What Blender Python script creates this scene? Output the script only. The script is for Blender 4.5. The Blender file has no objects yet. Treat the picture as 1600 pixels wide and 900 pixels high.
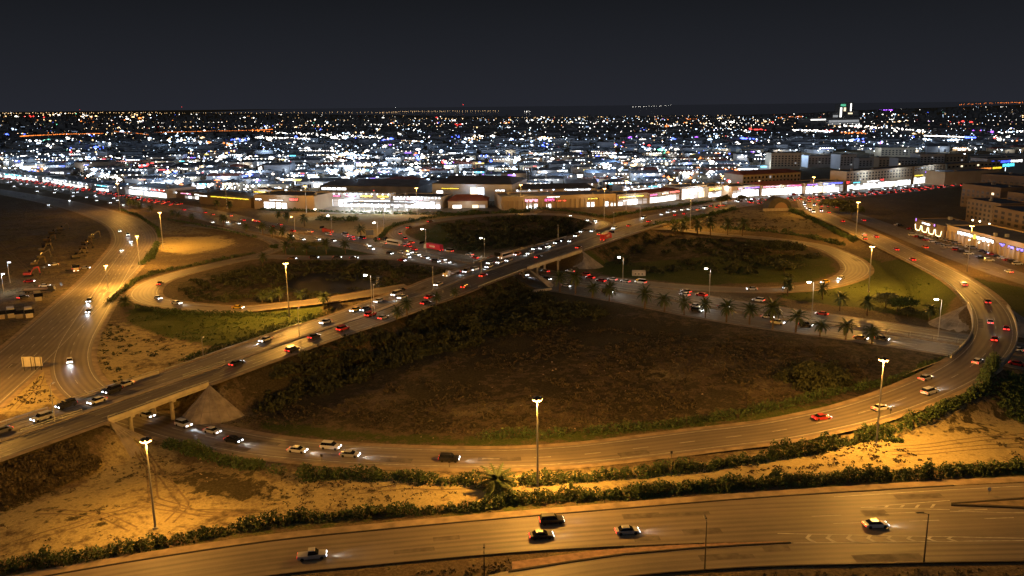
import bpy, bmesh, math, random
import numpy as np
from mathutils import Matrix, Vector
random.seed(7); rng = np.random.default_rng(11)
SC = bpy.context.scene
COL = SC.collection

# ------------------------------------------------------------------ camera
CAM_H, FOC, ROLL = 80.0, 1300.0, math.radians(.6)
PITCH = math.atan(285 / 1300)
_r0 = np.array([1, 0, 0.]); _u0 = np.array([0, math.sin(PITCH), math.cos(PITCH)]); FWD = np.array([0, math.cos(PITCH), -math.sin(PITCH)])
RGT = math.cos(ROLL) * _r0 - math.sin(ROLL) * _u0
UPV = math.sin(ROLL) * _r0 + math.cos(ROLL) * _u0
cd = bpy.data.cameras.new('camera'); cam = bpy.data.objects.new('camera', cd); COL.objects.link(cam)
cd.sensor_width = 36; cd.lens = 36 * FOC / 1600; cd.clip_start = 1; cd.clip_end = 120000
cam.matrix_world = Matrix(((RGT[0], UPV[0], -FWD[0], 0), (RGT[1], UPV[1], -FWD[1], 0), (RGT[2], UPV[2], -FWD[2], CAM_H), (0, 0, 0, 1)))
SC.camera = cam

# ------------------------------------------------------------------ night sky, added fill light, exposure
W = bpy.data.worlds.new('World'); SC.world = W; W.use_nodes = True
wn = W.node_tree.nodes; wl = W.node_tree.links; wn.clear()
FILL_EL, FILL_AZ = math.radians(52), math.radians(200)
sky = wn.new('ShaderNodeTexSky'); sky.sky_type = 'NISHITA'; sky.sun_disc = False
sky.sun_elevation = FILL_EL; sky.sun_rotation = FILL_AZ
b1 = wn.new('ShaderNodeBackground'); b1.inputs[1].default_value = .0003
b2 = wn.new('ShaderNodeBackground'); b2.inputs[1].default_value = 1
wt = wn.new('ShaderNodeTexCoord'); wx = wn.new('ShaderNodeSeparateXYZ'); wr = wn.new('ShaderNodeValToRGB')   # town glow thinning out with height above the horizon
wl.new(wt.outputs['Generated'], wx.inputs[0]); wl.new(wx.outputs[2], wr.inputs[0]); wl.new(wr.outputs[0], b2.inputs[0])
wr.color_ramp.elements[0].position = 0; wr.color_ramp.elements[0].color = (.0175, .0190, .0262, 1)
wr.color_ramp.elements[1].position = .13; wr.color_ramp.elements[1].color = (.0074, .0079, .0098, 1)
ad = wn.new('ShaderNodeAddShader'); wo = wn.new('ShaderNodeOutputWorld')
wl.new(sky.outputs[0], b1.inputs[0]); wl.new(b1.outputs[0], ad.inputs[0]); wl.new(b2.outputs[0], ad.inputs[1]); wl.new(ad.outputs[0], wo.inputs[0])
sl = bpy.data.lights.new('ambient_fill', 'SUN'); sl.energy = .15; sl.angle = math.radians(12); sl.color = (.85, .92, 1.0)  # added dim fill that lifts the dark ground and roofs; no moon is out
so = bpy.data.objects.new('ambient_fill', sl); COL.objects.link(so)
so.rotation_euler = (math.radians(38), 0, math.radians(-20)); so.location = (0, 0, 300)
SC.view_settings.view_transform = 'Standard'; SC.view_settings.look = 'None'; SC.view_settings.exposure = 0; SC.view_settings.gamma = 1
cy = SC.cycles
cy.use_denoising = True; cy.max_bounces = 3; cy.diffuse_bounces = 1; cy.glossy_bounces = 2; cy.transmission_bounces = 2
cy.sample_clamp_indirect = 1.5; cy.use_light_tree = True; cy.caustics_reflective = False; cy.caustics_refractive = False
cy.use_adaptive_sampling = True; cy.adaptive_threshold = .025

# ------------------------------------------------------------------ surveying: ground point seen along a sight line, at height z
def at(px, py, z=0.):
    d = FWD + RGT * (px - 800) / FOC - UPV * (py - 450) / FOC
    p = d * ((z - CAM_H) / d[2]); return np.array([p[0], p[1], z])
def sight(p):
    v = np.asarray(p, float) - [0, 0, CAM_H]; d = v @ FWD
    return 800 + FOC * (v @ RGT) / d, 450 - FOC * (v @ UPV) / d
def height_for(base, head_py):
    lo, hi = 1., 60.
    for _ in range(40):
        m = (lo + hi) / 2
        if sight((base[0], base[1], base[2] + m))[1] > head_py: lo = m
        else: hi = m
    return m

# ------------------------------------------------------------------ materials
MATS = {}
def pbr(name, col, rough=.7, metal=0., spec=.3, var=0., vscale=1., emit=None, estr=0., objcol=False, sample=True, bump=0.):
    m = bpy.data.materials.new(name); m.use_nodes = True; MATS[name] = m
    nt = m.node_tree; p = nt.nodes['Principled BSDF']
    p.inputs['Base Color'].default_value = (*col, 1); p.inputs['Roughness'].default_value = rough
    p.inputs['Metallic'].default_value = metal; p.inputs['Specular IOR Level'].default_value = spec
    src = None
    if objcol:
        oi = nt.nodes.new('ShaderNodeObjectInfo'); src = oi.outputs['Color']; nt.links.new(src, p.inputs['Base Color'])
    if var:
        tc = nt.nodes.new('ShaderNodeTexCoord'); nz = nt.nodes.new('ShaderNodeTexNoise')
        nz.inputs['Scale'].default_value = vscale; nz.inputs['Detail'].default_value = 4
        nt.links.new(tc.outputs['Object'], nz.inputs['Vector'])
        mr = nt.nodes.new('ShaderNodeMapRange'); mr.inputs[1].default_value = .3; mr.inputs[2].default_value = .7
        mr.inputs[3].default_value = 1 - var; mr.inputs[4].default_value = 1 + var
        nt.links.new(nz.outputs[0], mr.inputs[0])
        mx = nt.nodes.new('ShaderNodeMix'); mx.data_type = 'RGBA'; mx.blend_type = 'MULTIPLY'; mx.inputs[0].default_value = 1
        if src: nt.links.new(src, mx.inputs[6])
        else: mx.inputs[6].default_value = (*col, 1)
        nt.links.new(mr.outputs[0], mx.inputs[7]); nt.links.new(mx.outputs[2], p.inputs['Base Color'])
        if bump:
            bp = nt.nodes.new('ShaderNodeBump'); bp.inputs['Strength'].default_value = bump
            nt.links.new(nz.outputs[0], bp.inputs['Height']); nt.links.new(bp.outputs[0], p.inputs['Normal'])
    if emit:
        p.inputs['Emission Color'].default_value = (*emit, 1); p.inputs['Emission Strength'].default_value = estr
        m.cycles.emission_sampling = 'FRONT_BACK' if sample else 'NONE'
    return m
SODIUM = (1.0, .455, .068)
WHITE_L = (1.0, .93, .78)
COOL_L = (.72, .85, 1.0)
concrete = pbr('concrete', (.36, .33, .28), .85, var=.2, vscale=.5)
slope_m = pbr('slope_paving', (.26, .22, .165), .9, var=.45, vscale=.35)
patch_m = pbr('asphalt_patch', (.125, .105, .083), .8, var=.4, vscale=.5)
track_m = pbr('tyre_track', (.20, .145, .075), .95, var=.35, vscale=.7)
pale_concrete = pbr('pale_concrete', (.42, .38, .31), .85, var=.2, vscale=.25)
kerb_m = pbr('kerb_concrete', (.30, .26, .21), .9, var=.2, vscale=.6)
dark_line = pbr('gutter_dark', (.045, .035, .025), .9)
paint = pbr('road_paint', (.46, .44, .38), .7, var=.35, vscale=.8)
paint_y = pbr('road_paint_worn', (.34, .29, .20), .7, var=.35, vscale=.8)
steel = pbr('galvanised_steel', (.42, .42, .41), .45, .6, var=.1, vscale=2)
darksteel = pbr('dark_steel', (.06, .055, .05), .5, .5)
leafm = pbr('oleander_leaf', (.055, .088, .026), .6, var=.55, vscale=.7)
leafdry = pbr('dry_leaf', (.082, .064, .034), .75, var=.5, vscale=.5)
leafdark = pbr('scrub_leaf', (.050, .056, .024), .7, var=.5, vscale=.35)
leafpale = pbr('flowering_leaf', (.16, .17, .075), .6, var=.4, vscale=.8)
palmleaf = pbr('palm_frond', (.055, .075, .028), .55, var=.35, vscale=.6)
bark = pbr('bark', (.12, .085, .055), .9, var=.3, vscale=3)
rock = pbr('rubble', (.36, .27, .17), .9, var=.3, vscale=1.5)
carpaint = pbr('car_paint', (1, 1, 1), .3, 0., .5, objcol=True)
glass = pbr('car_glass', (.012, .013, .016), .08, 0., .6)
tyre = pbr('tyre_rubber', (.02, .02, .02), .85)
head_on = pbr('headlight_lit', (.9, .9, .9), .3, emit=(.86, .93, 1.0), estr=9, sample=False)
tail_on = pbr('taillight_lit', (.5, .02, .02), .3, emit=(1.0, .035, .025), estr=3.6, sample=False)
lamp_sod = pbr('sodium_lamp_glass', (.9, .8, .6), .4, emit=(1.0, .50, .14), estr=17, sample=False)
lamp_wh = pbr('white_lamp_glass', (.9, .9, .9), .4, emit=(1.0, .95, .82), estr=45, sample=False)
def smooth_nodes(nt, sock, a, b):
    mr = nt.nodes.new('ShaderNodeMapRange'); mr.interpolation_type = 'SMOOTHSTEP'
    mr.inputs[1].default_value = a; mr.inputs[2].default_value = b; nt.links.new(sock, mr.inputs[0]); return mr.outputs[0]
def mixc(nt, fac, a, b):
    mx = nt.nodes.new('ShaderNodeMix'); mx.data_type = 'RGBA'
    nt.links.new(fac, mx.inputs[0])
    for s, v in ((6, a), (7, b)):
        if isinstance(v, tuple): mx.inputs[s].default_value = (*v, 1)
        else: nt.links.new(v, mx.inputs[s])
    return mx.outputs[2]
def math_n(nt, op, a, b=None, c=None):
    n = nt.nodes.new('ShaderNodeMath'); n.operation = op
    for i, v in enumerate((a, b, c)):
        if v is None: continue
        if isinstance(v, (int, float)): n.inputs[i].default_value = v
        else: nt.links.new(v, n.inputs[i])
    return n.outputs[0]
def noise_n(nt, vec, scale, detail=5, rough=.6):
    n = nt.nodes.new('ShaderNodeTexNoise'); n.inputs['Scale'].default_value = scale; n.inputs['Detail'].default_value = detail
    n.inputs['Roughness'].default_value = rough; nt.links.new(vec, n.inputs['Vector']); return n.outputs[0]
# asphalt: dusty, with wheel tracks running along the road (UV: u across in metres, v along in metres)
def asphalt_mat(name, col, dust):
    m = bpy.data.materials.new(name); m.use_nodes = True; nt = m.node_tree; p = nt.nodes['Principled BSDF']
    uv = nt.nodes.new('ShaderNodeUVMap'); tc = nt.nodes.new('ShaderNodeTexCoord')
    mp = nt.nodes.new('ShaderNodeMapping'); mp.inputs['Scale'].default_value = (1.0, .012, 1); nt.links.new(uv.outputs[0], mp.inputs[0])
    st = noise_n(nt, mp.outputs[0], 1.1, 3)
    bg = noise_n(nt, tc.outputs['Object'], .06, 4); fn = noise_n(nt, tc.outputs['Object'], 2.2, 4)
    sx = nt.nodes.new('ShaderNodeSeparateXYZ'); nt.links.new(uv.outputs[0], sx.inputs[0])
    trk = math_n(nt, 'COSINE', math_n(nt, 'MULTIPLY', sx.outputs[0], 2 * math.pi / 1.75))
    f = math_n(nt, 'ADD', math_n(nt, 'MULTIPLY', st, .9), math_n(nt, 'MULTIPLY', bg, .8))
    f = math_n(nt, 'ADD', f, math_n(nt, 'MULTIPLY', trk, .13))
    f = math_n(nt, 'ADD', f, math_n(nt, 'MULTIPLY', fn, .25))
    c = mixc(nt, smooth_nodes(nt, f, .62, 1.3), col, dust)
    nt.links.new(c, p.inputs['Base Color']); p.inputs['Roughness'].default_value = .62; p.inputs['Specular IOR Level'].default_value = .35
    bp = nt.nodes.new('ShaderNodeBump'); bp.inputs['Strength'].default_value = .25; nt.links.new(fn, bp.inputs['Height']); nt.links.new(bp.outputs[0], p.inputs['Normal'])
    return m
asphalt = asphalt_mat('asphalt', (.12, .101, .08), (.225, .186, .137))
asphalt_d = asphalt_mat('asphalt_dark', (.105, .092, .077), (.20, .172, .135))
dustm = pbr('dusty_shoulder', (.27, .205, .135), .95, var=.35, vscale=.35, bump=.3)
paving = pbr('orange_paving', (.30, .185, .12), .9, var=.3, vscale=.8)
# ground: bare sand, dirt, dry scrub and grass laid out by the 'cover' attribute
gm = bpy.data.materials.new('ground_cover'); gm.use_nodes = True; nt = gm.node_tree; gp = nt.nodes['Principled BSDF']
at_n = nt.nodes.new('ShaderNodeAttribute'); at_n.attribute_name = 'cover'; sp = nt.nodes.new('ShaderNodeSeparateColor'); nt.links.new(at_n.outputs['Color'], sp.inputs[0])
tcn = nt.nodes.new('ShaderNodeTexCoord'); OV = tcn.outputs['Object']
n1 = noise_n(nt, OV, .06, 6, .7); n2 = noise_n(nt, OV, .35, 6, .7); n3 = noise_n(nt, OV, 1.8, 4, .7)
def jit(mask, k1, k2):
    a = math_n(nt, 'MULTIPLY', math_n(nt, 'SUBTRACT', n1, .5), k1); b = math_n(nt, 'MULTIPLY', math_n(nt, 'SUBTRACT', n2, .5), k2)
    return math_n(nt, 'ADD', mask, math_n(nt, 'ADD', a, b))
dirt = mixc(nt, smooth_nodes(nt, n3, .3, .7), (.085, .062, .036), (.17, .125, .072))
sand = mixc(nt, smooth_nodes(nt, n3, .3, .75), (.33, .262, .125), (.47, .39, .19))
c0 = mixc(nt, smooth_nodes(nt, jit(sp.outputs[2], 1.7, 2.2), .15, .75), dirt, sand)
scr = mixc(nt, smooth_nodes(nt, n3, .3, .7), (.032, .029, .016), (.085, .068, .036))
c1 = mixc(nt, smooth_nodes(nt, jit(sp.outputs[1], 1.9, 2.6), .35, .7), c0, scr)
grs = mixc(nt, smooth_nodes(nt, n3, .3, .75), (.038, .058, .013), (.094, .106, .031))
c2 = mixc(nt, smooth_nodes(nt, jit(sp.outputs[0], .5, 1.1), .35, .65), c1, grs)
nt.links.new(c2, gp.inputs['Base Color']); gp.inputs['Roughness'].default_value = .95; gp.inputs['Specular IOR Level'].default_value = .1
bpn = nt.nodes.new('ShaderNodeBump'); bpn.inputs['Strength'].default_value = .7; bpn.inputs['Distance'].default_value = .6
nt.links.new(math_n(nt, 'ADD', n2, math_n(nt, 'MULTIPLY', n3, .35)), bpn.inputs['Height']); nt.links.new(bpn.outputs[0], gp.inputs['Normal'])

# ------------------------------------------------------------------ object helpers
def tag(o, label=None, cat=None, group=None, kind=None):
    if label: o['label'] = label
    if cat: o['category'] = cat
    if group: o['group'] = group
    if kind: o['kind'] = kind
    return o
def link(name, mesh, parent=None, mats=()):
    for m in mats: mesh.materials.append(m)
    o = bpy.data.objects.new(name, mesh); COL.objects.link(o)
    if parent: o.parent = parent
    return o
def thing(name, label, cat, loc=(0, 0, 0), rz=0., group=None):
    o = bpy.data.objects.new(name, None); COL.objects.link(o); o.location = loc; o.rotation_euler = (0, 0, rz)
    o.empty_display_size = .5
    return tag(o, label, cat, group)
def dup(o, parent=None):
    c = o.copy(); COL.objects.link(c); c.parent = parent
    for ch in o.children: dup(ch, c)
    return c
def ordn(n):
    return f"{n}{'th' if 10 <= n % 100 <= 20 else {1: 'st', 2: 'nd', 3: 'rd'}.get(n % 10, 'th')}"
class MB:
    def __init__(s): s.v = []; s.f = []; s.m = []
    def add(s, vs, fs, mi=0):
        k = len(s.v); s.v += [tuple(map(float, p)) for p in vs]; s.f += [tuple(k + i for i in f) for f in fs]; s.m += [mi] * len(fs); return s
    def box(s, x0, x1, y0, y1, z0, z1, mi=0):
        return s.add([(x0, y0, z0), (x1, y0, z0), (x1, y1, z0), (x0, y1, z0), (x0, y0, z1), (x1, y0, z1), (x1, y1, z1), (x0, y1, z1)],
                     [(3, 2, 1, 0), (4, 5, 6, 7), (0, 1, 5, 4), (1, 2, 6, 5), (2, 3, 7, 6), (3, 0, 4, 7)], mi)
    def hexa(s, bot, top, mi=0):
        return s.add(list(bot) + list(top), [(3, 2, 1, 0), (4, 5, 6, 7), (0, 1, 5, 4), (1, 2, 6, 5), (2, 3, 7, 6), (3, 0, 4, 7)], mi)
    def tube(s, p0, p1, r0, r1=None, n=6, mi=0):
        r1 = r0 if r1 is None else r1; p0 = np.array(p0, float); p1 = np.array(p1, float); d = p1 - p0; d = d / (np.linalg.norm(d) + 1e-9)
        a = np.cross(d, [0, 0, 1.]) if abs(d[2]) < .9 else np.cross(d, [1., 0, 0]); a /= np.linalg.norm(a); b = np.cross(d, a)
        vs = [p + r * (math.cos(t) * a + math.sin(t) * b) for p, r in ((p0, r0), (p1, r1)) for t in [2 * math.pi * i / n for i in range(n)]]
        fs = [(i, (i + 1) % n, n + (i + 1) % n, n + i) for i in range(n)] + [tuple(range(n - 1, -1, -1)), tuple(range(n, 2 * n))]
        return s.add(vs, fs, mi)
    def prism(s, prof, y0, y1, mi=0):            # profile in x,z swept along y
        n = len(prof)
        return s.add([(x, y0, z) for x, z in prof] + [(x, y1, z) for x, z in prof],
                     [(i, (i + 1) % n, n + (i + 1) % n, n + i) for i in range(n)] + [tuple(range(n - 1, -1, -1)), tuple(range(n, 2 * n))], mi)
    def sweep(s, P, N, prof, mi=0, i0=0, i1=None):   # closed profile (offset, dz) along a path
        i1 = len(P) if i1 is None else i1; n = len(prof); vs = []
        for i in range(i0, i1):
            for o, z in prof: vs.append((P[i][0] + N[i][0] * o, P[i][1] + N[i][1] * o, P[i][2] + z))
        L = i1 - i0; fs = []
        for i in range(L - 1):
            for j in range(n): fs.append((i * n + j, i * n + (j + 1) % n, (i + 1) * n + (j + 1) % n, (i + 1) * n + j))
        fs += [tuple(range(n - 1, -1, -1)), tuple((L - 1) * n + j for j in range(n))]
        return s.add(vs, fs, mi)
    def mesh(s, name):
        me = bpy.data.meshes.new(name); me.from_pydata(s.v, [], s.f)
        if any(s.m): me.polygons.foreach_set('material_index', s.m)
        me.update(); return me
    def build(s, name, mats, parent=None):
        return link(name, s.mesh(name), parent, mats if isinstance(mats, (list, tuple)) else [mats])
def quad_mesh(name, C, S, flat=0., aspect=1.):
    """many small leaf faces: centres C (N,3), sizes S (N,)"""
    n = len(C); u = rng.normal(size=(n, 3)); u[:, 2] *= (1 - flat); u /= np.linalg.norm(u, axis=1)[:, None]
    w = rng.normal(size=(n, 3)); w -= (w * u).sum(1)[:, None] * u; w /= np.linalg.norm(w, axis=1)[:, None]
    S = np.asarray(S)[:, None]; u = u * S * aspect; w = w * S
    V = np.stack([C - u - w * .35, C - u * .1 - w, C + u + w * .2, C + u * .1 + w], 1).reshape(-1, 3)
    me = bpy.data.meshes.new(name); me.vertices.add(4 * n); me.vertices.foreach_set('co', V.astype(np.float32).ravel())
    me.loops.add(4 * n); me.loops.foreach_set('vertex_index', np.arange(4 * n, dtype=np.int32))
    me.polygons.add(n); me.polygons.foreach_set('loop_start', np.arange(0, 4 * n, 4, dtype=np.int32))
    me.update(calc_edges=True); return me
def vnoise(x, y, s, seed=0):
    x = np.asarray(x) / s; y = np.asarray(y) / s; xi = np.floor(x).astype(np.int64); yi = np.floor(y).astype(np.int64); fx = x - xi; fy = y - yi
    def h(a, b):
        k = (a * 374761393 + b * 668265263 + seed * 974711) & 0xffffffff; k = ((k ^ (k >> 13)) * 1274126177) & 0xffffffff
        return ((k ^ (k >> 16)) & 0xffff) / 65535.
    fx = fx * fx * (3 - 2 * fx); fy = fy * fy * (3 - 2 * fy)
    return (h(xi, yi) * (1 - fx) + h(xi + 1, yi) * fx) * (1 - fy) + (h(xi, yi + 1) * (1 - fx) + h(xi + 1, yi + 1) * fx) * fy
def inpoly(X, Y, poly):
    r = np.zeros(X.shape, bool); n = len(poly)
    for i in range(n):
        x0, y0 = poly[i][:2]; x1, y1 = poly[(i + 1) % n][:2]
        c = (y0 > Y) != (y1 > Y); r ^= c & (X < (x1 - x0) * (Y - y0) / ((y1 - y0) + 1e-12) + x0)
    return r

# ------------------------------------------------------------------ roads: centre lines (sight x, sight y, height, half width)
class Road:
    def __init__(s, name, ctrl, lift, bridges=()):
        s.name = name; C = np.array([np.r_[at(a, b, z), w] for a, b, z, w in ctrl])
        P = np.vstack([2 * C[0] - C[1], C, 2 * C[-1] - C[-2]]); D = []; K = []
        for i in range(1, len(P) - 2):
            for t in np.linspace(0, 1, 60, endpoint=False):
                p0, p1, p2, p3 = P[i - 1:i + 3]
                D.append(.5 * (2 * p1 + (p2 - p0) * t + (2 * p0 - 5 * p1 + 4 * p2 - p3) * t * t + (3 * p1 - p0 - 3 * p2 + p3) * t ** 3)); K.append(i - 1 + t)
        D.append(P[-2]); K.append(len(C) - 1.); D = np.array(D); K = np.array(K)
        L = np.r_[0, np.cumsum(np.linalg.norm(np.diff(D[:, :2], axis=0), axis=1))]
        s.s = np.arange(0, L[-1], 2.5); Q = np.stack([np.interp(s.s, L, D[:, j]) for j in range(4)], 1)
        s.P = Q[:, :3].copy(); s.w = Q[:, 3]; s.k = np.interp(s.s, L, K); s.zr = s.P[:, 2].copy(); s.P[:, 2] += lift
        T = np.gradient(s.P[:, :2], axis=0); T /= np.linalg.norm(T, axis=1)[:, None]; s.T = T; s.N = np.stack([T[:, 1], -T[:, 0]], 1)  # N: to the right
        s.bridge = np.zeros(len(s.s), bool)
        for a, b in bridges: s.bridge |= (s.k >= a) & (s.k <= b)
    def near(s, p):
        d = ((s.P[:, :2] - np.asarray(p)[:2]) ** 2).sum(1); return int(d.argmin())
    def ribbon(s, name, mat, o0, o1, dz=0., i0=0, i1=None, cols=2, parent=None):
        i1 = len(s.P) if i1 is None else i1; idx = np.arange(i0, i1)
        a = o0(s.w[idx]) if callable(o0) else np.full(len(idx), o0); b = o1(s.w[idx]) if callable(o1) else np.full(len(idx), o1)
        vs = []; uv = []
        for c in range(cols):
            o = a + (b - a) * c / (cols - 1)
            vs.append(np.c_[s.P[idx, :2] + s.N[idx] * o[:, None], s.P[idx, 2] + dz]); uv.append(np.c_[o, s.s[idx]])
        V = np.stack(vs, 1).reshape(-1, 3); U = np.stack(uv, 1).reshape(-1, 2); F = []
        for i in range(len(idx) - 1):
            for c in range(cols - 1): k = i * cols + c; F.append((k, k + 1, k + cols + 1, k + cols))
        me = bpy.data.meshes.new(name); me.from_pydata(V.tolist(), [], F); me.update()
        ul = me.uv_layers.new(name='UVMap'); li = np.zeros(len(me.loops), np.int32); me.loops.foreach_get('vertex_index', li); ul.data.foreach_set('uv', U[li].astype(np.float32).ravel())
        return link(name, me, parent, [mat])
    def lines(s, mb, off, width, dash=None, gap=None, i0=0, i1=None, dz=.034, phase=0.):
        i1 = len(s.P) if i1 is None else i1
        S0, S1 = s.s[i0], s.s[i1 - 1]
        segs = [(S0, S1)] if dash is None else [(a, min(a + dash, S1)) for a in np.arange(S0 + phase, S1, dash + gap)]
        for a, b in segs:
            n = max(2, int((b - a) / 3) + 1); q = np.linspace(a, b, n); vs = []
            ow = np.interp(q, s.s, s.w); o = off(ow) if callable(off) else np.full(n, off)
            for side in (-.5, .5):
                vs += [(np.interp(q[i], s.s, s.P[:, 0]) + np.interp(q[i], s.s, s.N[:, 0]) * (o[i] + side * width), np.interp(q[i], s.s, s.P[:, 1]) + np.interp(q[i], s.s, s.N[:, 1]) * (o[i] + side * width), np.interp(q[i], s.s, s.P[:, 2]) + dz) for i in range(n)]
            mb.add(vs, [(i, n + i, n + i + 1, i + 1) for i in range(n - 1)])
A = Road('elevated_highway', [(-230, 765, 6.5, 10), (-100, 724, 6.8, 10), (0, 690, 7, 10), (80, 663, 7, 10), (160, 636, 7, 10), (240, 608, 7, 10), (325, 579, 7, 10), (400, 552, 7, 10.3), (500, 517, 6.8, 10.8), (562, 497, 6.8, 11.5), (615, 477, 7, 12.5), (675, 456, 7.2, 13.3), (725, 436, 7.5, 13.8),
    (800, 410, 7.5, 14), (850, 395, 7.5, 14), (900, 380, 7, 14), (955, 363, 5, 14), (1000, 350, 3.5, 14), (1050, 338, 2, 14), (1100, 327, .8, 14), (1150, 318.5, 0, 15), (1200, 312.5, 0, 17), (1262, 308, 0, 20), (1330, 303, 0, 20), (1400, 297, 0, 19), (1465, 290, 0, 18), (1580, 281, 0, 17), (1700, 274, 0, 17)], .06,
    [(3.65, 5.5), (12.75, 14.35)])
B = Road('sunken_highway', [(-260, 257, 0, 18), (-120, 268, 0, 18), (0, 281, 0, 17), (75, 291.5, 0, 16), (150, 304, 0, 15), (250, 321, 0, 15), (320, 334, 0, 15), (400, 353, 0, 15), (500, 369.5, 0, 15), (600, 387.5, 0, 15), (665, 400, 0, 15), (750, 414, 0, 15.5), (850, 436, 0, 16), (930, 450, 0, 16), (1015, 463, 0, 17), (1100, 479, 0, 17), (1200, 495, 0, 17), (1337, 514, 0, 16), (1450, 531, 0, 15), (1520, 542, 0, 15), (1600, 556, 0, 15), (1760, 585, 0, 15)], .03)
R1 = Road('ramp_road', [(205, 392, 0, 6), (182, 428, 0, 6), (160, 465, 0, 6), (138, 500, 0, 6), (118, 535, 0, 6), (111, 565, 0, 6), (120, 595, 0, 6), (150, 622, 0, 6), (200, 647, 0, 6), (250, 662, 0, 6), (300, 676, 0, 6), (400, 696, 0, 5.8), (500, 707, 0, 5.6), (600, 713, 0, 5.5), (700, 716, 0, 5.5), (800, 716, 0, 5.5), (900, 710.5, 0, 5.6), (1000, 699.5, 0, 5.8), (1100, 687, .3, 6), (1200, 675, 1, 6),
    (1275, 661, 2, 6), (1350, 643, 3.5, 6), (1430, 615, 5.5, 6), (1500, 582, 7, 6), (1540, 550, 7.6, 6), (1554, 520, 7.6, 6), (1548, 488, 7.6, 6), (1526, 460, 7, 6), (1490, 434, 6, 6), (1440, 408, 4.5, 6.5), (1380, 379, 3, 7), (1330, 355, 1.8, 7), (1290, 338, .8, 7), (1268, 326, .2, 7), (1262, 314, 0, 7)], .05, [(23.55, 26.3)])
L = Road('frontage_road', [(-160, 280, 0, 9), (-60, 291, 0, 10), (20, 303, 0, 10), (90, 316, 0, 11), (150, 331, 0, 12), (197, 350, 0, 13), (213, 374, 0, 13), (196, 402, 0, 12), (165, 437, 0, 11), (120, 480, 0, 10.5), (68, 528, 0, 10), (15, 575, 0, 10), (-70, 645, 0, 10)], .04)
P1 = Road('pond_loop_ramp', [(700, 413, 0, 5), (612, 402, 0, 5), (560, 402.5, 0, 5), (480, 403, 0, 5), (400, 402, 0, 5), (312, 420, 0, 5), (250, 438, 0, 5.5), (226, 456, 0, 6), (238, 470, 0, 5.5), (290, 478, 0, 5), (370, 483, .4, 4.6), (440, 477, 2, 4.4), (510, 469, 4, 4.4), (565, 460, 5.5, 4.4), (640, 447, 7, 4.2)], .055)
P0 = Road('narrow_slip_road', [(290, 351, 0, 3.5), (350, 358, 0, 3.5), (400, 368, 0, 3.5), (428, 377, 0, 3.5), (436, 386, 0, 3.5), (420, 394, 0, 3.5), (385, 403, 0, 3.5)], .045)
P2 = Road('far_loop_ramp', [(700, 398, 0, 4.5), (655, 383, 0, 4.5), (621, 369, 0, 5), (620, 359, 0, 5), (645, 352, 0, 4.5), (672, 346.5, 0, 4.5), (720, 340, 0, 4.5), (790, 335, .4, 4.5), (860, 335, 2, 4.5), (905, 339, 4, 4.5), (940, 349, 5.2, 4.5), (925, 359, 6, 4.5)], .05)
P3 = Road('grass_loop_ramp', [(930, 435, 0, 4.5), (1050, 447, 0, 4.5), (1160, 453, 0, 4.5), (1250, 451, 0, 4.8), (1310, 440, 0, 5.2), (1338, 425, 0, 6), (1332, 409, 0, 6), (1305, 394, 0, 5.2), (1272, 383, 0, 4.5), (1200, 373, .2, 4.2), (1120, 366, .8, 4.2), (1050, 358, 2, 4.2), (990, 356.5, 3.6, 4.2)], .055)
FR = Road('side_street', [(1262, 312, 0, 9), (1300, 326, 0, 9), (1350, 343, 0, 9), (1410, 365, 0, 9), (1475, 391, 0, 9), (1540, 416, 0, 8.5), (1600, 436, 0, 8.5), (1720, 474, 0, 8.5)], .035)
Fd = Road('foreground_road', [(-260, 1010, 0, 5.6), (-60, 956, 0, 5.8), (130, 918, 0, 6), (400, 875, 0, 6), (600, 854, 0, 6.2), (800, 836, 0, 6.4), (1000, 822, 0, 7.2), (1200, 811, 0, 8.6), (1400, 803, 0, 10), (1600, 795, 0, 11), (1850, 786, 0, 11.5)], .06)
SV = Road('service_road', [(600, 968, 0, 3.7), (720, 930, 0, 3.7), (850, 901, 0, 3.7), (982, 881.5, 0, 3.8), (1100, 871.5, 0, 3.9), (1200, 865.5, 0, 4.1), (1300, 861, 0, 4.6), (1450, 857, 0, 4.8), (1600, 854, 0, 5), (1850, 848, 0, 5)], .05)
ROADS = [A, B, R1, L, P1, P0, P2, P3, FR, Fd, SV]
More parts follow.
